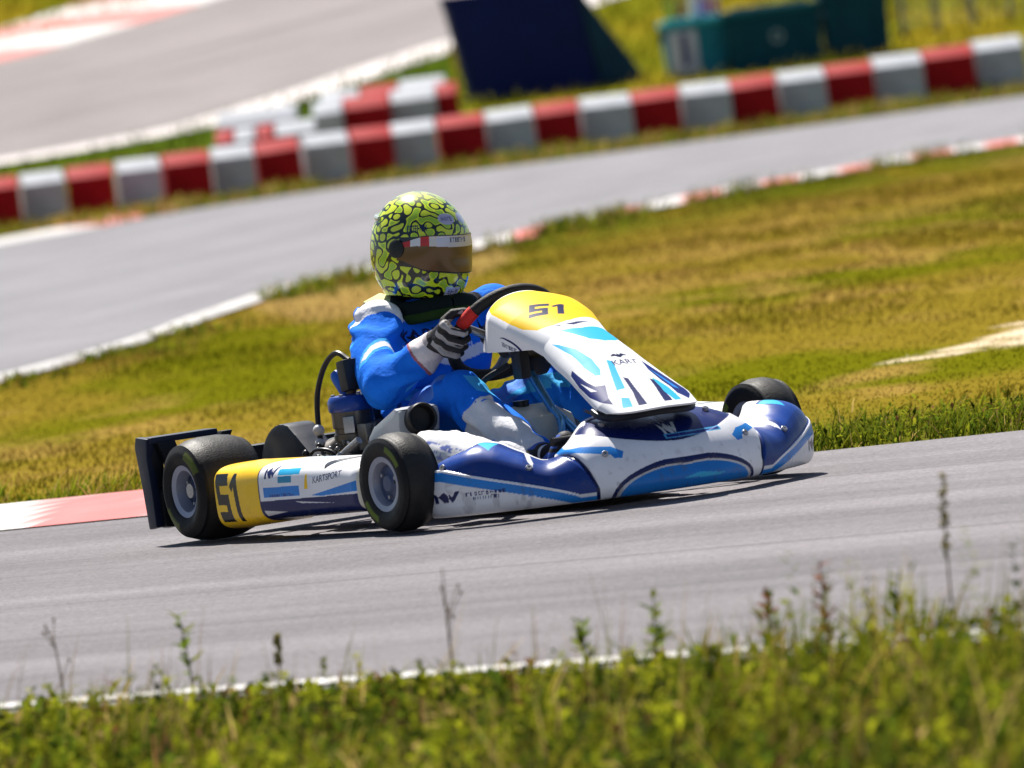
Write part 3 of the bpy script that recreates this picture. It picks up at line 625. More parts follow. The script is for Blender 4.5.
def fairing():
    nu, nv = 760, 190
    s, t = np.meshgrid(np.linspace(-1, 1, nu), np.linspace(-.08, 1, nv), indexing='ij')
    P = fairing_point(s, t); Y, Z = P[..., 1] - .030, P[..., 2]; aY, a = np.abs(Y), np.abs(s)
    c = np.tile(WHT*np.array([.98, .98, 1.0]), (nu, nv, 1))
    wing = a > .375 + .15*np.clip(t, 0, 1)
    # centre: navy bonnet, marks, lower mouth
    cen = ~wing
    paint(c, cen & (Z > .152 + .075*np.clip(aY/.30, 0, 2)**1.7) & (aY < .315 - .00*Z) & (t < .93), NAVY*1.15)
    arch = lambda w, top: (.5*(1 + np.cos(np.clip(aY/w, 0, 1)*np.pi)))**.20*(top - .02) + .02 - .006*np.exp(-(Y/.05)**2)
    paint(c, cen & (Z < arch(.215, .112)) & (aY < .215), NAVY); paint(c, cen & (Z < arch(.205, .098)) & (aY < .203), WHT*.7); paint(c, cen & (Z < arch(.195, .093)) & (aY < .193), MID*np.array([.9, .85, .85]))
    paint(c, cen & inpoly(Y, Z, [(-.02, .052), (.06, .046), (.12, .05), (.03, .062)]), CYAN)
    for sg in (-1, 1):
        q = inpoly(sg*Y, Z, [(.295, .158), (.25, .166), (.19, .158), (.165, .142), (.175, .126), (.195, .128), (.20, .138), (.24, .146)]); paint(c, cen & q, MID)
    paint(c, cen & logo_mark(Y, Z, .0, .186, .028), WHT*.8)
    paint(c, cen & (np.abs(Z - .166) < .0065) & (np.abs(Y - .055) < .085), CYAN*np.array([3, .9, .9])); paint(c, cen & (np.abs(Z - .166) < .0035) & (np.abs(Y - .055) < .08), NAVY*2)
    # wings: navy top, blue stripe, pale side with the mark
    zb_ = .046 + .104*np.clip((a - .44)/.46, 0, 1)**.85; side = (Z < zb_) & (t < .72)
    paint(c, wing & ~side, lerp(NAVY, BLUE, .35))
    paint(c, wing & ~side & (a > .62) & (t > .45) & (t < .80), lerp(NAVY, BLUE, .6))
    paint(c, wing & side & (Z > zb_ - .030) & (Z < zb_ - .007), MID)
    paint(c, wing & (t > .95), WHT)
    paint(c, wing & (np.abs(a - .60 - .05*(t - .7)) < .016*sm(.42, .75, t)) & (t > .45) & (np.abs(a - .60 - .05*(t - .7)) < .009), WHT); paint(c, wing & inpoly(a, t, [(.72, .93), (.80, .93), (.735, .62)]), CYAN)
    paint(c, (np.abs(a - (.375 + .15*np.clip(t, 0, 1))) < .006), NAVY*.8)
    D = np.sign(s)*-1
    for sg in (-1, 1):
        # metres along the wing side, so the lettering keeps its shape
        X = sg*(a - .84)*.62; 
        if sg < 0: X = (.84 - a)*-.62
        here = wing & (np.sign(s) == sg)
        xx = (a - .84)*.62*sg
        paint(c, here & logo_mark(xx, Z, -.028*1, .078, .030), NAVY)
        for k, (zz, tx) in enumerate(((.082, .085), (.070, .055))): paint(c, here & scribble(xx, Z, .055, zz, tx, .009, 10 + k), NAVY*1.5)
    # moulded creases: grooves between the three pieces, sunk bonnet and mouth, raised side plates
    du = np.gradient(P, axis=0); dv = np.gradient(P, axis=1); Nn = np.cross(du, dv); Nn /= np.linalg.norm(Nn, axis=2)[..., None] + 1e-9
    Nn *= np.sign((Nn*np.array([1., 0, .6])).sum(2))[..., None]
    bd = a - (.375 + .15*np.clip(t, 0, 1)); ins = .012*np.exp(-(bd/.007)**2)
    ins = ins + .006*(cen & (Z < arch(.205, .098)) & (aY < .203)) + .004*(cen & (Z > .152 + .075*np.clip(aY/.30, 0, 2)**1.7) & (t < .93))
    ins = ins - .006*(wing & side)*sm(.40, .50, a)
    k_ = np.array([1, 4, 6, 4, 1])/16.; ins = np.apply_along_axis(lambda q: np.convolve(np.pad(q, 2, 'edge'), k_, 'valid'), 0, ins); ins = np.apply_along_axis(lambda q: np.convolve(np.pad(q, 2, 'edge'), k_, 'valid'), 1, ins)
    P = P - Nn*(ins*sm(.0, .10, t))[..., None]
    # scuffs and rubber dirt along the lower edge
    w = sm(.60, .78, fbm(s*40, t*14, 91))*sm(.5, .0, t); c = lerp(c, np.array([.10, .09, .09]), (.30*w)[..., None])
    o = mesh("front_fairing", P, gridfaces(nu, nv), M_BODY, kart, c, True, None, .004)
    return o
ff = fairing()
for s_, t_ in ((-.30, .70), (.30, .70), (-.33, .30), (.33, .30), (-.60, .42), (.60, .42), (-.90, .45), (.90, .45)):
    p = fairing_point(np.array(s_), np.array(t_)); p1_ = fairing_point(np.array(s_ + .01), np.array(t_)); p2_ = fairing_point(np.array(s_), np.array(t_ + .02)); n_ = np.cross(p1_ - p, p2_ - p); n_ /= np.linalg.norm(n_); n_ *= np.sign(n_[0] + .6*n_[2])
    b = MB(); b.lathe([(.009, -.006), (.009, .004), (.0075, .0055), (.004, .0055), (.003, .003), (.001, .003)], p, n_, (.35, .35, .37), 16); b.build("bolt", M_METAL, ff)
# --- nassau panel on the steering column
PX = [.245, .330, .455, .625, .775, .930]; PZ = [.566, .548, .497, .415, .326, .238]
def panel_frame(v):
    q = np.array([0, .18, .40, .62, .82, 1.]); x = sinterp(v, q, PX); z = sinterp(v, q, PZ); e = .004
    dx = sinterp(np.clip(v+e, 0, 1), q, PX) - sinterp(np.clip(v-e, 0, 1), q, PX); dz = sinterp(np.clip(v+e, 0, 1), q, PZ) - sinterp(np.clip(v-e, 0, 1), q, PZ)
    L = np.hypot(dx, dz); return x, z, -dz/L, dx/L            # position and outward normal (nx, nz)
def panel_point(u, v0):
    au = np.abs(u); fr_ = np.clip(au/.62, 0, 1); ap = fr_*np.pi/2; fk = np.clip((au - .62)/.38, 0, 1)
    v = v0*(1 - .11*np.clip(au/.75, 0, 1)**2.6*sm(.5, 1, v0)) + .05*(1 - v0)**3*np.clip(au/.75, 0, 1)**2.5
    w = interp(v, [0, .06, .15, .30, .5, .7, .9, 1], [.095, .118, .138, .134, .100, .112, .135, .118]); hgt = interp(v, [0, .3, .6, 1], [.050, .056, .058, .030])
    x, z, nx, nz = panel_frame(v)
    y = w*np.sin(ap)*np.sign(u)
    flank = np.maximum(z - hgt - .418, .010)*sm(.62, .50, v) + .010*sm(.50, .62, v)
    low = sm(.30, .62, v); dxn, dzn = lerp(.22, nx, low), lerp(.975, nz, low)
    drop = hgt*(1 - np.cos(ap)) + flank*fk
    y = y - np.sign(u)*.012*fk*sm(.6, .3, v)
    return np.stack([x - dxn*drop - .045*fk*sm(.35, .0, v), y, z - dzn*drop], -1), v, y, ap, fk, flank
def panel():
    nu, nv = 420, 420
    u, v0 = np.meshgrid(np.linspace(-1, 1, nu), np.linspace(0, 1, nv), indexing='ij')
    P, v, y, ap, fk, flank = panel_point(u, v0)
    a = ap/(np.pi/2)*np.sign(u); b = v; S_ = v*.70                                        # lengthways metres
    c = np.tile(WHT, (nu, nv, 1)); A = np.abs(a); front = fk < .05
    sh = lambda P_, col: paint(c, inpoly(a, b, P_) & front, col)
    sh([(-.76, .03), (-.5, .012), (.6, .012), (1.1, .03), (1.1, .40), (.45, .42), (.0, .452), (-.31, .456), (-.60, .432), (-.74, .375), (-.78, .20)], YEL)
    yr, sr = y + .022, -(S_ - .232); ct, st_ = math.cos(-.38), math.sin(-.38)
    paint(c, number_mask(yr*ct + sr*st_, -yr*st_ + sr*ct, 0, 0, .098, .072, .10) & front, NAVY*.7)
    sh([(-.40, .480), (-.33, .496), (0, .515), (.5, .50), (.80, .495), (.66, .565), (.36, .605), (.14, .612), (-.07, .589), (-.23, .535)], CYAN); sh([(-.36, .452), (-.27, .472), (.35, .468), (-.05, .488)], NAVY)
    sh([(-.68, .525), (-.58, .554), (-.42, .613), (-.34, .694), (-.35, .759), (-.41, .785), (-.49, .779), (-.55, .726), (-.56, .636), (-.64, .563)], CYAN)
    sh([(-.80, .690), (-.77, .732), (-.72, .782), (-.64, .821), (-.47, .837), (-.66, .928), (-.80, .895), (-.94, .842), (-.97, .77), (-.92, .70)], NAVY*1.5); sh([(-.86, .765), (-.78, .80), (-.68, .845), (-.80, .83)], WHT)
    sh([(-.15, .722), (-.08, .735), (-.26, .881), (-.39, .879)], CYAN); sh([(-.43, .915), (-.34, .927), (-.45, .975), (-.60, .958)], CYAN)
    sh([(-.15, .826), (-.10, .837), (-.15, .917), (-.22, .985), (-.37, .985), (-.21, .905)], NAVY); sh([(.18, .850), (.23, .860), (.19, .985), (.05, .985)], NAVY)
    sh([(.23, .845), (.28, .865), (.34, .93), (.36, .978), (.24, .98), (.19, .925)], CYAN)
    sh([(.42, .735), (.52, .795), (.62, .873), (.72, .924), (.54, .962), (.39, .935), (.34, .866), (.34, .795)], NAVY*1.6); sh([(.37, .79), (.44, .84), (.50, .91), (.42, .90)], MID)
    sb_ = -S_ + .078; bc = .016; bat = inpoly(y - bc, sb_, [(-.026, -.418), (-.011, -.408), (-.004, -.414), (0, -.409), (.004, -.414), (.011, -.408), (.026, -.418), (.012, -.419), (0, -.427), (-.012, -.419)])
    paint(c, bat, NAVY*.6); paint(c, text_mask(y, sb_, "KART", bc, -.444, .027, 0, .15, .012, 1.1), NAVY)
    # both flanks: the oval sponsor mark and the navy corner
    g = flank*fk + .02                                      # metres down the flank
    for sg in (-1, 1):
        here = np.sign(u) == sg; X = sg*(-1)*0 + (S_ - .215)
        xx = -X if sg > 0 else X; here = here & (fk > .02)
        paint(c, here & (((xx/.050)**2 + ((g - .056)/.022)**2) < 1) & ~(((xx + .010)/.048)**2 + ((g - .059)/.019)**2 < 1), NAVY)
        paint(c, here & scribble(xx, -g, -.004, -.058, .062, .012, 7), NAVY)
        paint(c, here & inpoly(S_, g, [(.03, .02), (.075, .085), (.03, .06)]), NAVY); paint(c, here & inpoly(S_, g, [(.03, .10), (.10, .135), (.16, .16), (.03, .16)]), CYAN)
    edge = (v0 > .975); paint(c, edge, WHT)
    return mesh("number_panel", P, gridfaces(nu, nv), M_PANEL, kart, c, True, None, .005)
panel()
b = MB()   # dark ribbed underside of the panel
for k in range(9):
    v = .50 + .028*k; x, z, nx, nz = (float(q) for q in panel_frame(np.array(v)))
    b.tube([(x - nx*.075, -.088, z - nz*.085), (x - nx*.035, 0, z - nz*.035), (x - nx*.085, .088, z - nz*.085)], .006, (.06, .06, .065), 6, 9)
b.build("panel_ribs", M_PLASTIC, kart)
q = np.linspace(-.78, .78, 36); P = panel_point(q, np.full(36, .985))[0] + np.array([-.016, 0, -.014]); b = MB(); b.tube(P, .011, (.010, .011, .016), 8)  # dark lip and sheet added below the panel edge, standing in for its shadow
Q = panel_point(q, np.full(36, .90))[0] + np.array([-.030, 0, -.030]); V = np.stack([P, Q], 1).reshape(-1, 3); b.add(V, gridfaces(36, 2).tolist(), (.012, .013, .02)); V = V - np.array([.004, 0, .004]); b.add(V, gridfaces(36, 2).tolist(), (.012, .013, .02)); b.build("panel_lip_shade", M_PLASTIC, kart)
b = MB(); b.box((.235, .02, .395), (.08, .08, .08), (.015, .015, .018), Matrix.Rotation(R(-40), 4, 'Y'), .015); b.box((.285, -.05, .40), (.05, .03, .12), (.02, .02, .022), None, .008); b.tube([(.22, -.05, .38), (.17, -.11, .34), (.16, -.10, .28)], .008, (.02, .02, .02), 8, 12); b.build("column_bracket", M_PLASTIC, kart)
# --- side pods
def sidepod(sg):
    nu, nv = 460, 200
    u, v = np.meshgrid(np.linspace(0, 1, nu), np.linspace(0, 1, nv), indexing='ij')    # u rear to front, v from the lower inside round the outer face to the upper inside
    X = lerp(-.385, .400, u); ef = sm(0, .05, u)**.5*np.sqrt(np.clip(1 - np.clip((u - .90)/.10, 0, 1)**2.2, 0.02, 1))
    zt = interp(u, [0, .35, .8, 1], [.204, .203, .196, .180]); zb = interp(u, [0, .33, .37, 1], [.026, .040, .048, .056])
    zt = lerp(.5*(zt + zb), zt, .25 + .75*ef); zb = lerp(.5*(zt + zb), zb, .25 + .75*ef)
    q_ = np.sin(lerp(-np.pi/2, np.pi/2, v)); th = np.arcsin(np.sign(q_)*np.abs(q_)**(1/.42))
    zz = (zt + zb)/2 + (zt - zb)/2*q_
    yo = .672 - .055*sm(.2, 1, u) + .006*np.sin(np.pi*v); yy = (yo - .155) + .155*np.abs(np.cos(th))**.36*ef
    yy = yy - .012*sm(.62, .45, (zz - zb)/(zt - zb))*0
    P = np.stack([X, sg*yy, zz], -1)
    h = (zz - .04)/.160; c = np.tile(WHT, (nu, nv, 1)); face = (np.abs(th) < 1.5)
    yl = u < .355; paint(c, yl, YEL)
    rail = X if sg < 0 else -X; c0 = -.285 if sg < 0 else .285
    paint(c, number_mask(rail, zz, c0 + .012, .117, .125, .130, -.12) & yl, BLK)
    paint(c, (np.abs(u - .357) < .004), NAVY*.8)
    nn = ~yl
    paint(c, nn & (h < .40 + .06*(u - .4)), NAVY); paint(c, nn & (h < .16) & (u > .30), NAVY*.9)
    paint(c, nn & inpoly(u, h, [(.37, .14), (.50, .20), (.37, .24)]), WHT*.8); paint(c, nn & inpoly(u, h, [(.56, .37), (.80, .30), (.60, .33)]), WHT*.8)
    paint(c, nn & inpoly(u, h, [(.66, .45), (.95, .66), (.95, .48), (.72, .43)]), MID)
    paint(c, nn & (np.abs(h - .54) < .085) & (u > .385) & (u < .595), MID)
    paint(c, nn & (np.abs(h - .86) < .05) & (u > .475) & (u < .60), CYAN); paint(c, nn & (np.abs(h - .74) < .055) & (u > .475) & (u < .555), CYAN*.6)
    paint(c, nn & (h > 1.0) & (u > .45), lerp(WHT, CYAN, .35)); paint(c, nn & (h > .97) & (u > .86), np.array([.02, .40, .45]))
    paint(c, nn & (u > .93) , WHT*np.array([.95, .9, .72]))
    paint(c, nn & inpoly(u, h, [(.625, .56), (.635, .80), (.645, .80), (.645, .56)]), YEL)
    s0 = 1 if sg < 0 else -1
    L = lambda uu: s0*(lerp(-.385, .400, uu))
    paint(c, nn & logo_mark(rail, zz, L(.43), .178, .030), NAVY)
    paint(c, nn & scribble(rail, zz, L(.49), .117, .11, .008, 8), NAVY*2)
    paint(c, nn & text_mask(rail, zz, "KARTSPORT", L(.76), .158, .024, .10, .15, .012), NAVY)
    bx0 = L(.74); paint(c, nn & inpoly(rail - bx0, zz, [(-.03, .196), (-.012, .200), (0, .194), (.012, .200), (.03, .196), (.012, .186), (0, .178), (-.012, .186)]), BLK)
    w = sm(.6, .8, fbm(u*26, v*9, 95)); c = lerp(c, np.array([.12, .11, .10]), (.18*w*sm(.5, .1, h))[..., None])
    return mesh("side_pod", P, gridfaces(nu, nv), M_BODY, kart, c, True, None, .004)
sidepod(-1); sidepod(1)
# --- wheels
def wheel_proto(Rr, w, rimr, mark):
    e = empty("wheel", (0, 0, 0), 0, kart); h = w/2
    sh = min(.045, w*.24)
    prof = [(rimr, -h*.62), (rimr + .006, -h*.80), (rimr + .014, -h*.92), (rimr + (Rr-rimr)*.45, -h), (Rr - sh*.75, -h*.985), (Rr - sh*.33, -h + sh*.28), (Rr - .010, -h + sh*.62), (Rr - .004, -h + sh), (Rr, -h*.25), (Rr, h*.25), (Rr - .004, h - sh), (Rr - .010, h - sh*.62), (Rr - sh*.33, h - sh*.28), (Rr - sh*.75, h*.985), (rimr + (Rr-rimr)*.45, h), (rimr + .014, h*.92), (rimr + .006, h*.80), (rimr, h*.62)]
    q = np.arange(len(prof)); pr = np.array(prof); d = np.linspace(0, len(prof)-1, 52); pr = np.stack([np.interp(d, q, pr[:, k]) for k in (0, 1)], -1)
    n = 128; b = MB(); cc = np.array([.007, .007, .008]); b.lathe(pr, (0, 0, 0), (0, 1, 0), cc, n)
    C = b.C[0].reshape(len(pr), n, 3); rad = pr[:, 0][:, None]; th = np.linspace(0, 2*np.pi, n, endpoint=False)[None]
    side = (np.abs(pr[:, 1]) > h*.93)[:, None]; tread = (np.abs(pr[:, 1]) < h*.80)[:, None]
    C = np.where((tread & (rad > 0))[..., None], np.array([.026, .025, .025]), C)
    ring = side & (np.abs(rad - (rimr + (Rr - rimr)*.55)) < (Rr - rimr)*.13)
    C = np.where((ring & (((th*180/np.pi) % 180 > 20) & ((th*180/np.pi) % 180 < 62)))[..., None], np.array(mark), C)
    b.C[0] = C.reshape(-1, 3); b.build("tyre", M_RUBBER, e)
    b = MB(); al = (.27, .29, .36); dk = (.06, .08, .15)
    b.lathe([(rimr + .010, -h*.90), (rimr + .013, -h*.84), (rimr + .004, -h*.78), (rimr - .008, -h*.5), (rimr - .010, h*.5), (rimr + .004, h*.78), (rimr + .013, h*.84), (rimr + .010, h*.90), (rimr - .004, h*.84), (rimr - .014, h*.5), (rimr - .014, -h*.5), (rimr - .004, -h*.84), (rimr + .010, -h*.90)], (0, 0, 0), (0, 1, 0), al, 56)
    o = b.build("rim", M_ALLOY, e)
    for sg in (-1, 1):
        b = MB(); b.lathe([(rimr - .013, sg*h*.55), (rimr*.75, sg*h*.50), (rimr*.46, sg*h*.56), (.026, sg*h*.60), (.020, sg*h*.70), (.001, sg*h*.71)], (0, 0, 0), (0, sg, 0) if False else (0, 1, 0), dk, 40)
        for k in range(3):
            a = k*2.094 + .4; b.lathe([(.005, sg*h*.52), (.005, sg*h*.64), (.001, sg*h*.645)], (.036*math.cos(a), 0, .036*math.sin(a)), (0, 1, 0), (.3, .3, .32), 8)
        b.build("hub", M_ALLOY, e)
    b = MB(); b.tube([(rimr*.72, -h*.5, .0), (rimr*.80, -h*.86, .004)], .0028, (.05, .05, .05), 8); b.build("valve", M_PLASTIC, e)
    return e
def copy_thing(o, parent):
    c = o.copy(); COL.objects.link(c); c.parent = parent
    for ch in list(o.children): copy_thing(ch, c)
    return c
rw = wheel_proto(.140, .205, .061, (.09, .11, .015)); rw.location = (-.525, -.585, .140)
fw = wheel_proto(.130, .116, .062, (.10, .14, .015)); fw.location = (.498, -.572, .130); fw.rotation_euler = (0, 0, R(3))
r2 = copy_thing(rw, kart); r2.location = (-.525, .585, .140); r2.rotation_euler = (0, R(40), 0)
f2 = copy_thing(fw, kart); f2.location = (.498, .540, .130); f2.rotation_euler = (0, R(70), R(4))
# --- chassis
fr = (.035, .05, .16); b = MB()
for sg in (-1, 1):
    b.tube([(-.62, sg*.31, .055), (-.30, sg*.30, .055), (.10, sg*.29, .05), (.38, sg*.22, .05), (.56, sg*.34, .075), (.56, sg*.42, .095)], .016, fr, 12, 30)
    b.tube([(-.18, sg*.30, .055), (-.18, sg*.50, .085), (.22, sg*.50, .085), (.22, sg*.28, .052)], .011, (.30, .31, .33), 10, 30)
    b.tube([(.40, sg*.21, .05), (.62, sg*.16, .05), (.80, sg*.15, .055)], .012, fr, 10, 16)
for x, y in ((-.60, .31), (-.25, .30), (.12, .29), (.42, .21)): b.tube([(x, -y, .054), (x, y, .054)], .014, fr, 12)
b.tube([(.84, -.24, .10), (.86, -.20, .10), (.865, 0, .10), (.86, .20, .10), (.84, .24, .10)], .010, (.3, .31, .33), 10, 20)
b.build("frame", M_METAL, kart)
b = MB(); b.prism([(.14, -.27), (.60, -.19), (.70, -.14), (.70, .14), (.60, .19), (.14, .27)], (0, 0, .028), (1, 0, 0), (0, 1, 0), (0, 0, 1), .004, (.30, .31, .32)); b.build("floor_tray", M_METAL, kart)
b = MB(); b.tube([(-.525, -.66, .14), (-.525, .66, .14)], .020, (.35, .36, .38), 18); b.build("rear_axle", M_METAL, kart)
for sg in (-1, 1):
    b = MB(); b.tube([(.525, sg*.42, .125), (.525, sg*.58, .130)], .012, (.3, .3, .32), 12); b.box((.525, sg*.425, .115), (.045, .04, .10), (.10, .11, .14)); b.tube([(.49, sg*.44, .12), (.44, sg*.42, .12)], .009, (.2, .2, .22), 8); b.build("stub_axle", M_METAL, kart)
    b = MB(); b.tube([(.44, sg*.42, .125), (.42, sg*.03, .135)], .008, (.10, .25, .50), 10); b.build("tie_rod", M_METAL, kart)
b = MB(); b.tube([(.50, 0, .07), (.15, 0, .452)], .012, (.09, .28, .55), 12); b.build("steering_column", M_METAL, kart)
b = MB(); b.tube([(.46, -.10, .05), (.40, -.015, .20), (.34, 0, .25)], .010, (.10, .32, .62), 10, 14); b.tube([(.46, .10, .05), (.40, .015, .20), (.34, 0, .25)], .010, (.10, .32, .62), 10, 14); b.build("column_support", M_METAL, kart)
for sg in (-1, 1):
    b = MB(); b.tube([(.60, sg*.16, .05), (.66, sg*.16, .17)], .009, (.05, .05, .06), 10); b.tube([(.665, sg*.12, .18), (.665, sg*.20, .18)], .012, (.05, .05, .06), 10); b.tube([(.60, sg*.16, .05), (.54, sg*.16, .05)], .008, (.05, .05, .06), 8); b.build("pedal", M_METAL, kart)
# white moulded cover and fuel tank between driver and steering
b = MB(); b.prism([(.16, .06), (.38, .06), (.41, .12), (.36, .24), (.24, .27), (.15, .20)], (0, -.10, 0), (1, 0, 0), (0, 0, 1), (0, 1, 0), .15, (.60, .57, .47), .022); b.lathe([(.022, 0), (.022, .02), (.001, .021)], (.24, -.04, .262), (0, 0, 1), (.02, .02, .02), 16); b.build("fuel_tank", M_BODY, kart)
# --- seat
nu, nv = 60, 40; u, v = np.meshgrid(np.linspace(-1, 1, nu), np.linspace(0, 1, nv), indexing='ij'); ang = u*1.75
pth = np.array([(.02, .085), (-.18, .045), (-.34, .075), (-.43, .22), (-.475, .42)]); q = np.linspace(0, 1, 5)
cx = sinterp(v, q, pth[:, 0]); cz = sinterp(v, q, pth[:, 1]); wv = interp(v, [0, .3, .6, 1], [.15, .185, .19, .14]); hv = interp(v, [0, .25, .5, .8, 1], [.10, .17, .20, .13, .05])
dxv = np.gradient(cx, axis=1); dzv = np.gradient(cz, axis=1); Ls = np.hypot(dxv, dzv); nx, nz = -dzv/Ls*-1, dxv/Ls*-1
lift = hv*(1 - np.cos(ang))*.8
P = np.stack([cx + np.abs(nx)*lift*.75, wv*np.sin(np.clip(ang, -1.57, 1.57)), cz + np.abs(nz)*lift], -1)
mesh("seat", P, gridfaces(nu, nv), M_BODY, kart, np.array([.045, .046, .05]), True, None, .006)
# --- engine on the right of the seat
eng = empty("engine", (-.175, -.325, 0), 0, kart)
b = MB(); b.box((0, 0, .135), (.17, .13, .13), (.05, .052, .055), None, .02); b.box((-.02, -.075, .13), (.13, .04, .11), (.10, .10, .105), None, .015)
for k in range(5): b.lathe([(.008, 0), (.008, .01), (.001, .011)], (-.07 + .03*k, -.096, .10 + .02*(k % 2)), (0, -1, 0), (.4, .4, .42), 8)
b.tube([(.06, -.08, .10), (.03, -.10, .17), (-.05, -.09, .19)], .010, (.35, .34, .32), 8, 12); b.tube([(-.07, -.08, .09), (-.02, -.11, .13), (.06, -.10, .18)], .007, (.02, .02, .02), 8, 12); b.build("crankcase", M_METAL, eng)
b = MB(); b.lathe([(.056, .195), (.056, .21), (.051, .212), (.051, .225), (.056, .227), (.056, .245), (.052, .247), (.052, .26), (.056, .262), (.057, .305), (.05, .308)], (0, 0, 0), (0, 0, 1), (.085, .08, .078), 30); b.box((.045, -.035, .27), (.035, .03, .045), (.30, .30, .31), Matrix.Rotation(R(-40), 4, 'Z')); b.build("cylinder", M_METAL, eng)
b = MB(); b.lathe([(.060, .305), (.063, .312), (.063, .335), (.055, .346), (.030, .350), (.001, .351)], (0, 0, 0), (0, 0, 1), (.010, .045, .26), 30)
for k in range(6): b.lathe([(.006, .335), (.006, .352), (.001, .353)], (.046*math.cos(k*1.047), .046*math.sin(k*1.047), 0), (0, 0, 1), (.3, .3, .32), 8)
b.build("cylinder_head", M_BODY, eng)
b = MB(); b.tube([(-.012, 0, .345), (-.045, -.005, .395), (-.055, -.006, .408)], [.016, .020, .015], (.02, .10, .48), 12, 8); b.build("spark_plug", M_BODY, eng)
b = MB(); b.box((.012, 0, .40), (.045, .05, .085), (.018, .018, .02), Matrix.Rotation(R(-8), 4, 'Y'), .01); b.tube([(.01, 0, .345), (.01, 0, .37)], .014, (.10, .06, .04), 10); b.build("ignition_coil", M_PLASTIC, eng)
b = MB(); b.tube([(.02, 0, .44), (-.03, -.01, .462), (-.085, -.02, .43), (-.125, -.03, .36), (-.125, -.04, .28), (-.10, -.05, .21), (-.06, -.06, .17)], .0075, (.02, .017, .016), 8, 40); b.ball((-.118, -.045, .26), .016, (.5, .5, .52), 8); b.ball((-.11, -.05, .225), .014, (.42, .42, .44), 8); b.build("hose", M_PLASTIC, eng)
b = MB(); b.tube([(.05, 0, .24), (.10, 0, .245), (.14, .01, .25)], [.024, .028, .028], (.06, .06, .065), 14, 8); b.box((.105, -.005, .235), (.05, .06, .07), (.12, .12, .125)); b.build("carburettor", M_METAL, eng)
b = MB(); b.tube([(-.05, .0, .23), (-.14, .02, .21), (-.24, .06, .19), (-.33, .11, .17)], [.022, .026, .04, .045], (.16, .14, .12), 16, 24); b.build("exhaust_pipe", M_METAL, eng)
b = MB()
for k in range(60): # small fittings, clamps and cable ends
    p = np.array([rng.uniform(-.09, .11), rng.uniform(-.115, -.06), rng.uniform(.07, .23)]); b.ball(p, rng.uniform(.003, .010), rng.choice([.03, .12, .45])*np.ones(3), 6)
b.tube([(.10, -.09, .06), (.04, -.12, .10), (.055, -.12, .16), (.10, -.09, .20), (.15, -.07, .23)], .011, (.42, .40, .38), 10, 24); b.tube([(-.08, -.10, .20), (0, -.12, .215), (.06, -.10, .20), (.10, -.08, .13)], .005, (.03, .03, .03), 8, 20); b.build("engine_fittings", M_METAL, eng)
# airbox in front of the engine
b = MB(); b.prism([(-.02, .165), (.12, .205), (.165, .235), (.172, .300), (.145, .308), (.02, .262), (-.03, .225)], (0, -.375, 0), (1, 0, 0), (0, 0, 1), (0, 1, 0), .13, (.46, .48, .50), .024); ab = b.build("airbox", M_BODY, kart)
b = MB(); b.lathe([(.038, 0), (.041, .015), (.042, .05), (.039, .054), (.034, .05), (.032, .02), (.001, .018)], (.155, -.315, .268), (1, -.1, .12), (.014, .014, .016), 28); b.tube([(.14, -.315, .20), (.21, -.30, .18), (.25, -.27, .15)], .028, (.015, .015, .017), 14, 10); b.build("intake_duct", M_PLASTIC, ab)
# chain guard
a = np.linspace(R(200), R(75), 14); G = [(-.50 + .145*math.cos(q), .138 + .145*math.sin(q)) for q in a] + [(-.42, .250), (-.25, .130), (-.25, .09)]
b = MB(); Gi = [(-.50 + (p[0] + .50)*.93, .142 + (p[1] - .142)*.93) for p in G]
b.prism(G, (0, -.375, 0), (1, 0, 0), (0, 0, 1), (0, 1, 0), .085, (.010, .014, .030), .010); b.build("chain_guard", M_PLASTIC, kart)
# radiator on the left
b = MB(); b.box((-.10, .36, .23), (.05, .14, .30), (.10, .10, .11), Matrix.Rotation(R(-18), 4, 'Y'), .008)
for k in range(16): b.box((-.075, .36, .10 + .017*k), (.02, .12, .003), (.04, .04, .045), Matrix.Rotation(R(-18), 4, 'Y'), 0)
b.build("radiator", M_METAL, kart)
# --- rear bumper
rb = MB(); DK = (.005, .006, .009); NB = (.008, .014, .036)
for sg in (-1, 1):
    y0 = sg*.675
    rb.prism([(-.785, .045), (-.740, .05), (-.742, .15), (-.748, .24), (-.735, .292), (-.80, .298), (-.812, .27), (-.795, .15)], (0, y0 - .012, 0), (1, 0, 0), (0, 0, 1), (0, 1, 0), .024, NB, .006)
    rb.box((-.765, sg*.575, .286), (.075, .21, .018), NB, None, .008)
    rb.prism([(.0, .28), (.055, .28), (.105, .13), (.06, .13)], (-.755, y0*0 + sg*.66, 0), (0, -sg, 0), (0, 0, 1), (1, 0, 0), .03, DK, .004)
    rb.box((-.765, sg*.478, .272), (.066, .016, .026), NB, None, .006); rb.prism([(.20, .285), (.235, .285), (.145, .13), (.11, .13)], (-.755, sg*.66, 0), (0, -sg, 0), (0, 0, 1), (1, 0, 0), .03, DK, .004)
    rb.box((-.76, sg*.655, .175), (.03, .035, .22), DK, None, .008)
rb.box((-.755, 0, .10), (.06, 1.33, .11), DK, None, .02); rb.box((-.755, 0, .20), (.05, .80, .07), DK, None, .018)
for sg in (-1, 1): rb.tube([(-.62, sg*.25, .06), (-.75, sg*.25, .09)], .014, (.3, .3, .32), 10)
rb.build("rear_bumper", M_PLASTIC, kart, loc=(.045, 0, -.004))
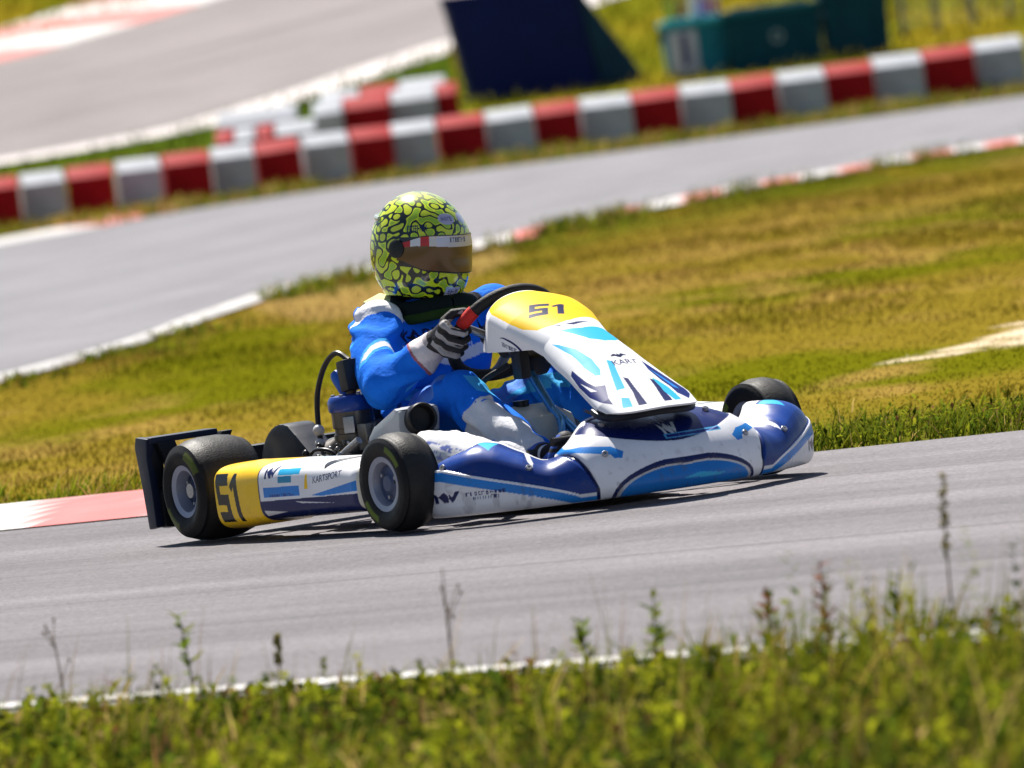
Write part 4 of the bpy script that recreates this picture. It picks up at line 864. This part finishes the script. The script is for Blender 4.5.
# --- white moulded wrap over the frame beside the driver's shin
nu, nv = 60, 40; u, v = np.meshgrid(np.linspace(0, 1, nu), np.linspace(0, 1, nv), indexing='ij')
X = lerp(.30, .60, u); Yc = -.30 - .13*np.cos((v - .15)*np.pi*.62)*(1 - .35*u); Zc = .115 + .125*np.sin(np.clip(v*1.25, 0, 1)*np.pi*.60)*(1 - .45*u**1.5) + .016*(fbm(X*14, v*5, 55) - .5)
c = np.tile(WHT*.98, (nu, nv, 1)); pr = (fbm(X*60, v*14, 57) > .57) & (v < .42); c[pr] = (.16, .20, .50); 
mesh("side_deflector", np.stack([X, Yc, Zc], -1), gridfaces(nu, nv), M_BODY, kart, c, True, None, .004)
# --- steering wheel
CW = np.array([.125, 0, .458]); E2 = np.array([.643, 0, .766]); NW = np.array([-.766, 0, .643]); RW = .152; EY = np.array([0, 1., 0])
rim = lambda th, r=RW, o=0.: CW + r*(math.cos(th)*EY + math.sin(th)*E2) + NW*o
sw = empty("steering_wheel", (0, 0, 0), 0, kart)
def rimr(th): return RW*(1 - .10*max(0, -math.sin(th))**3)
th = np.linspace(0, 2*np.pi, 81); b = MB(); P = [rim(t, rimr(t)) for t in th]
b.tube(P, .0165, (.012, .012, .013), 14, cap=False); b.build("rim", M_GLOVE, sw)
b = MB(); P = [rim(t, rimr(t)) for t in np.linspace(R(140), R(160), 12)]; b.tube(P, .0185, (.55, .02, .015), 14); o = b.build("grip", M_GLOVE, sw); tag(o, "red grip section of the steering wheel rim")
b = MB()
for t in (R(20), R(160), R(270)): b.tube([rim(t, .03, -.035), rim(t, .09, -.02), rim(t, rimr(t)-.01)], [.014, .012, .010], (.30, .31, .33), 10, 10)
b.build("spoke", M_METAL, sw)
b = MB(); b.lathe([(.001, .006), (.038, .006), (.042, 0), (.042, -.02), (.02, -.03), (.02, -.05)], CW + NW*-.03, NW, (.10, .10, .11), 24); b.build("hub", M_METAL, sw)
b = MB(); Q = Matrix.Rotation(R(-40), 4, 'Y'); b.box(CW + NW*.0 + E2*.03, (.10, .13, .03), (.02, .02, .022), Q, .012); o = b.build("lap_timer", M_PLASTIC, sw)

# ------------------------------------------------------------------ the driver
def fuse(name, b, vox, it, material, parent, colour, sub=0, wr=0.):
    """shapes of b become one continuous skin"""
    tmp = mesh("skin_source", np.concatenate(b.V), b.F, material)
    r = tmp.modifiers.new("r", 'REMESH'); r.mode = 'VOXEL'; r.voxel_size = vox
    s_ = tmp.modifiers.new("s", 'SMOOTH'); s_.factor = .5; s_.iterations = it
    if sub: tmp.modifiers.new("d", 'SUBSURF').levels = sub
    me = bpy.data.meshes.new_from_object(tmp.evaluated_get(bpy.context.evaluated_depsgraph_get())); bpy.data.objects.remove(tmp)
    n = len(me.vertices); V = np.empty(n*3, np.float32); me.vertices.foreach_get("co", V); V = V.reshape(-1, 3).astype(float); Nn = np.empty(n*3, np.float32); me.vertices.foreach_get("normal", Nn); Nn = Nn.reshape(-1, 3)
    c = colour(V, Nn)
    if wr is not None and callable(wr):
        V = V + Nn*wr(V)[:, None]; me.vertices.foreach_set("co", V.astype(np.float32).ravel()); me.update()
    a = me.color_attributes.new("Col", 'FLOAT_COLOR', 'POINT'); a.data.foreach_set("color", np.c_[c, np.ones(n)].astype(np.float32).ravel())
    me.polygons.foreach_set("use_smooth", np.ones(len(me.polygons), bool)); me.materials.clear(); me.materials.append(material)
    o = bpy.data.objects.new(name, me); COL.objects.link(o)
    if parent: o.parent = parent
    return o
HANDR = rim(R(174), RW); HANDL = rim(R(2), RW)
SH = [np.array([-.235, sg*.178, .515]) for sg in (-1, 1)]; EL = [np.array([-.045, sg*.290, .362]) for sg in (-1, 1)]
WR = [HANDR + np.array([-.078, -.030, -.022]), HANDL + np.array([-.078, .030, -.022])]
HIP = [np.array([-.27, sg*.10, .155]) for sg in (-1, 1)]; KN = [np.array([.135, sg*.165, .315]) for sg in (-1, 1)]; AN = [np.array([.50, sg*.145, .135]) for sg in (-1, 1)]
b = MB(); O = (0, 0, 0)
b.ball((-.30, 0, .175), (.135, .17, .12), O); b.ball((-.31, 0, .29), (.125, .150, .13), O); b.ball((-.285, -.05, .42), (.125, .125, .135), O); b.ball((-.285, .05, .42), (.125, .125, .135), O)
b.capsule((-.265, -.17, .50), (-.265, .17, .50), .072, .072, O); b.capsule((-.26, 0, .52), (-.235, 0, .66), .068, .058, O); b.ball((-.225, 0, .71), (.09, .075, .10), O)
for k, sg in ((0, -1), (1, 1)):
    m_ = (SH[k] + EL[k])/2 + np.array([-.01, sg*.012, -.004]); b.capsule(SH[k], m_, .074, .066, O); b.capsule(m_, EL[k], .066, .060, O); f_ = (EL[k]*.55 + WR[k]*.45); b.capsule(EL[k], f_, .060, .055, O); b.capsule(f_, WR[k], .055, .044, O)
    t_ = HIP[k]*.5 + KN[k]*.5 + np.array([0, 0, .012]); b.capsule(HIP[k], t_, .098, .085, O); b.capsule(t_, KN[k], .085, .070, O); c_ = KN[k]*.6 + AN[k]*.4; b.capsule(KN[k], c_, .066, .060, O); b.capsule(c_, AN[k], .060, .044, O)
    b.capsule(AN[k], AN[k] + np.array([.10, 0, .01]), .036, .030, O)
def suit(V, N):
    x, y, z = V.T; n = len(V); sb = np.array([.010, .165, .78]); c = np.tile(sb, (n, 1)); lt = np.array([.06, .42, .85]); wh = np.array([.78, .78, .82])
    f1 = fbm(x*9, z*9, 66)
    for k, sg in ((0, -1), (1, 1)):
        def along(A, B): d = B - A; t = ((V - A) @ d)/(d @ d); r = np.linalg.norm(V - A - np.clip(t, 0, 1)[:, None]*d, axis=1); return t, r
        t, r = along(SH[k], EL[k]); arm = (r < .10) & (sg*y > .12) & (t > -.3) & (t < 1.0) & (z > .30)
        an = np.arctan2(N[:, 2], N[:, 0]); band = (sg*y > .10)
        sw_ = np.sin(t*9 + 2.2*N[:, 0] + 1.5*N[:, 2])
        c[arm & (sg < 0) & (t < .10) & (sw_ > -.1) & (N[:, 2] > .15)] = wh; c[arm & (t > .28) & (t < .8) & (sw_ > .72)] = lt; c[arm & (t > .40) & (t < .75) & (sw_ > .93)] = wh
        t2, r2 = along(EL[k], WR[k]); fa = (r2 < .085) & (sg*y > .12) & (t2 > .0)
        c[fa & (t2 > .74)] = np.array([.68, .63, .64]); c[fa & (t2 > .71) & (t2 < .75)] = np.array([.35, .12, .13])
        t3, r3 = along(KN[k], AN[k]); sh_ = (r3 < .09) & (t3 > .10) & (x > .12); c[sh_ & (t3 > .30) & (N[:, 1]*sg > -.3) & (fbm(x*22, z*22, 68) > .36)] = wh*.9
        t4, r4 = along(HIP[k], KN[k]); th_ = (r4 < .12) & (t4 > .35) & (x > -.1) & (z > .12); c[(r4 < .13) & (x > -.14) & (x < .2) & (N[:, 2] > .1) & (t4 > .2) & (t4 < .98)] = np.array([.12, .27, .72]); c[th_ & (np.abs(t4 - .70 - .35*N[:, 1]) < .045)] = lt
        c[(x > .55) & (z < .3)] = (.02, .02, .025)
    ch = (x > -.27) & (z > .20) & (np.abs(y) < .17) & (N[:, 0] > .1)
    c[ch & (np.abs(z - .40 - .25*np.abs(y)) < .016)] = wh; c[ch & (z < .30 + .4*np.abs(y)) & (z > .26 + .4*np.abs(y))] = lt
    c[ch & text_mask(y, z, "KART", -.085, .475, .05, 0, 0, .02)] = (.02, .02, .10); c[ch & scribble(y, z, 0., .43, .12, .030, 13)] = wh
    seam = ((np.abs(np.abs(y) - .135) < .0035) & (z > .2) & (z < .5) & (x < -.1)) | ((np.abs(y) < .0035) & (x > -.25) & (x < -.1) & (z < .55)); c[seam] = c[seam]*.35
    ye = (np.abs(np.abs(y) - .115) < .014) & (z > .47) & (N[:, 2] > .2); c[ye] = (.02, .02, .03)
    c[(z > .575) & (np.abs(y) < .10) & (x < -.1)] = (.012, .02, .015)
    return c
def wrinkle(V):
    x, y, z = V.T; f = fbm(x*10 + z*7, y*9 - z*6, 77, 3) - .5; m_ = sm(.42, .62, fbm(x*7 - z*4, y*8 + z*5, 79, 2))
    fold = np.sin(70*z + 46*x + 30*np.abs(y) + 14*fbm(x*7, z*7 + y*4, 78, 2)); fold = np.sign(fold)*np.abs(fold)**.8
    ok = (z < .57) & (x < .5)
    return np.where(ok, .022*f + .0068*fold*m_, 0)
person = fuse("person", b, .0075, 6, M_FABRIC, None, suit, 1, wrinkle)
person.location = KLOC; person.rotation_euler = (0, 0, KZ)
tag(person, "driver in a blue racing suit and yellow green helmet gripping the kart's steering wheel", "person")
# shoes
for sg in (-1, 1):
    b = MB(); A = np.array([.505, sg*.145, .13]); b.capsule(A, A + np.array([.02, 0, -.03]), .050, .044, O); b.capsule(A + np.array([.0, 0, -.04]), A + np.array([.10, 0, .0]), .038, .040, O); b.capsule(A + np.array([.10, 0, .0]), A + np.array([.135, 0, .045]), .040, .030, O)
    fuse("shoe", b, .005, 4, M_GLOVE, person, lambda V, N: np.where((N[:, 0:1] > .35) | (np.abs(np.sin(V[:, 2:3]*70)) > .93), np.array([.02, .02, .025]), np.array([.03, .10, .45])), 1)
# gloves
def glove(th0, sg):
    P0 = rim(th0, RW); T = -math.sin(th0)*EY + math.cos(th0)*E2; T = T*(1 if T[2] > 0 else -1); OUT = math.cos(th0)*EY + math.sin(th0)*E2
    at = lambda o, n, t: P0 + OUT*o + NW*n + T*t
    W_ = WR[0] if sg < 0 else WR[1]; b = MB()
    b.capsule(W_ + (W_ - P0)*.10, W_*.65 + at(.03, .025, .0)*.35, .040, .036, O)
    for t in (-.026, -.008, .010, .026): b.capsule(W_*.45 + at(.036, .030, t*.6)*.55, at(.040, .012, t*1.15), .022, .0165, O)
    fl = [.88, 1.0, .97, .80]
    for k, t in enumerate((-.036, -.0125, .0115, .035)):
        L = fl[k]; q = [at(.040, .012, t), at(.036, -.022*L, t*1.06), at(.008, -.040*L, t*1.05), at(-.020*L, -.026*L, t*1.02), at(-.026*L, -.004, t)]
        for i, (A, B) in enumerate(zip(q[:-1], q[1:])): b.capsule(A, B, .0115 - .0008*i, .0108 - .0008*i, O, 12)
    q = [at(.030, .032, .030), at(.010, .036, .052), at(-.014, .022, .068), at(-.026, .004, .074)]
    for i, (A, B) in enumerate(zip(q[:-1], q[1:])): b.capsule(A, B, .0145 - .0015*i, .013 - .0015*i, O, 12)
    def gc(V, N):
        d = V - P0; t = d @ T; n = d @ NW; c = np.tile(np.array([.020, .018, .020]), (len(V), 1)); wr_ = np.linalg.norm(V - W_, axis=1)
        f = (n < .022) & (d @ OUT > -.005); st = np.abs(((t + .048)/.034) % 1 - .5) < .22
        c[f & st] = (.36, .34, .35); c[(d @ OUT > .02) & (n > .03) & (wr_ < .05)] = (.40, .36, .37); c[(wr_ < .034)] = (.05, .02, .025)
        return c
    fuse("glove", b, .0028, 5, M_GLOVE, person, gc, 1)
glove(R(174), -1); glove(R(2), 1)
# collar under the helmet
b = MB(); a = np.linspace(0, 2*np.pi, 41); b.tube(np.stack([-.245 + .086*np.cos(a), .098*np.sin(a), .556 + .012*np.cos(2*a) - .018*np.cos(a)], -1), .030, (.010, .016, .014), 14, cap=False)
b.tube(np.stack([-.245 + .104*np.cos(a), .116*np.sin(a), .540 + .012*np.cos(2*a) - .02*np.cos(a)], -1), .016, (.03, .06, .012), 12, cap=False); b.build("neck_collar", M_FABRIC, person)
b = MB(); b.box((-.325, -.115, .578), (.085, .06, .014), (.62, .58, .30), Matrix.Rotation(R(18), 4, 'X') @ Matrix.Rotation(R(12), 4, 'Y'), .006); b.build("collar_flap", M_FABRIC, person)
# helmet
HC = np.array([-.245, -.014, .706]); YAW = R(27); TIL = R(7)
hm = empty("helmet", tuple(HC), 0, person); hm.rotation_euler = (R(-2), TIL, YAW); hm.scale = (.965, .965, 1.03)
def hdir(az, el): return np.stack([np.cos(el)*np.cos(az), np.cos(el)*np.sin(az), np.sin(el)], -1)
def hrad(d):
    x, y, z = d[..., 0], d[..., 1], d[..., 2]
    ax = np.where(x > 0, .148, .146); az = np.where(z > 0, .152, .178)
    r = ((np.abs(x)/ax)**2.15 + (np.abs(y)/.126)**2.15 + (np.abs(z)/az)**2.15)**(-1/2.15)
    chin = sm(.25, .85, x)*sm(-.05, -.45, z)*sm(.75, .1, np.abs(y)); r = r*(1 + .10*chin)*(1 - .07*sm(-.2, .75, x)*sm(.85, .2, np.abs(y)))
    r = r*(1 - .05*sm(-.35, -.8, z)*sm(.2, -.6, x)); r = r*(1 + .012*sm(.24, .30, z)*sm(.2, .6, x)*sm(.55, .35, z))
    return r
VIS = lambda az, el: sm(R(86), R(84), np.abs(az))*sm(R(-17) - R(3)*np.cos(az), R(-16) - R(3)*np.cos(az), el)*sm(R(17), R(16), el)
kk = np.random.default_rng(21); K = kk.normal(size=(26, 3)); K /= np.linalg.norm(K, axis=1)[:, None]; K *= 2*np.pi/.032; PHs = kk.uniform(0, 2*np.pi, 26)
def field(V): return np.cos(V.reshape(-1, 3) @ K.T + PHs).sum(-1).reshape(V.shape[:-1])/math.sqrt(13)
def helmet():
    nu, nv = 620, 330
    az, el = np.meshgrid(np.linspace(-np.pi, np.pi, nu, endpoint=False), np.linspace(R(-60), R(90), nv), indexing='ij')
    d = hdir(az, el); V = d*hrad(d)[..., None]
    fl = sm(R(-50), R(-58), el)[..., None]; V = V*(1 - .10*fl)
    f = field(V); yg = np.array([.72, .86, .010]); g2 = np.array([.34, .56, .02]); c = np.where((f > .0)[..., None], yg, lerp(yg, np.array([.60, .68, .03]), .6))
    c[np.abs(f) < .56] = (.006, .012, .004); c[(f > 1.0)] = g2
    top = sm(.115, .150, V[..., 2]); c = lerp(c, lerp(c, np.array([.72, .76, .40]), .6), top[..., None])  # sun glare on the crown, painted into the colour as a pale blend
    # sponsor patches on the brow and the cheek
    for sg in (-1, 1):
        q = ((az - sg*R(-18))/R(14))**2 + ((el - R(36))/R(7))**2 < 1; c[q] = (.46, .44, .62); yv = (az*sg + R(18))*.14; 
    X_ = az*.135; Z_ = el*.15
    c[scribble(X_, Z_, R(-18)*.135, R(36)*.15, .045, .014, 3)] = NAVY
    c[scribble(X_, Z_, R(-62)*.135, R(26)*.15, .062, .020, 4)] = NAVY*.7
    c[(np.abs(az - R(-12)) < R(11)) & (np.abs(el + R(41)) < R(5))] = (.42, .43, .52)
    c[scribble(X_, Z_, R(-12)*.135, R(-41)*.15, .034, .014, 5)] = NAVY
    c[(VIS(az, el) > .02)] = (.006, .006, .007); c[el < R(-55)] = (.012, .012, .012)
    F = gridfaces(nu, nv, True, False)
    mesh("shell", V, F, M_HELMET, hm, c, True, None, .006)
    # visor
    az, el = np.meshgrid(np.linspace(R(-88), R(88), 260), np.linspace(0, 1, 70), indexing='ij')
    lo = R(-18) - R(4)*np.cos(az)*1. + R(8)*sm(R(50), R(88), np.abs(az)); hi = R(17) - R(7)*sm(R(50), R(88), np.abs(az)); e_ = lerp(lo, hi, el)
    d = hdir(az, e_); V = d*(hrad(d) + .0045)[..., None]; c = np.tile(np.array([.15, .085, .034]), az.shape + (1,))
    st = el > .68 + .05*sm(R(20), R(70), np.abs(az)); c[st] = (.55, .55, .66); c[st & (np.abs(az) > R(38))] = (.62, .58, .55); c[st & (np.abs(az) > R(47)) & (np.abs(az) < R(82))] = (.50, .025, .03); c[st & (np.abs(np.abs(az) - R(63)) < R(6))] = (.7, .68, .68)
    X_ = az*.15; Z_ = e_*.15
    c[st & scribble(X_, Z_, R(-8)*.15, R(12.0)*.15, .07, .014, 6)] = NAVY
    c[(el < .03) | (el > .985)] = (.02, .02, .02)
    mesh("visor", V, gridfaces(260, 70), M_VISOR, hm, c, True, None, .003)
    for sg in (-1, 1):
        dd = hdir(np.array(sg*R(88)), np.array(R(3))); p = dd*(float(hrad(dd)) + .002); b = MB(); b.lathe([(.024, 0), (.024, .006), (.017, .010), (.006, .011), (.001, .011)], p, dd, (.02, .022, .02), 24); b.build("visor_pivot", M_PLASTIC, hm)
    # rear spoiler lip and top vent
    b = MB(); a = np.linspace(R(130), R(230), 24); P = []
    for q in a: dd = hdir(np.array(q), np.array(R(34))); P.append(dd*(float(hrad(dd)) + .002))
    b.tube(P, .007, (.45, .50, .42), 8); b.build("spoiler_lip", M_HELMET, hm)
helmet()
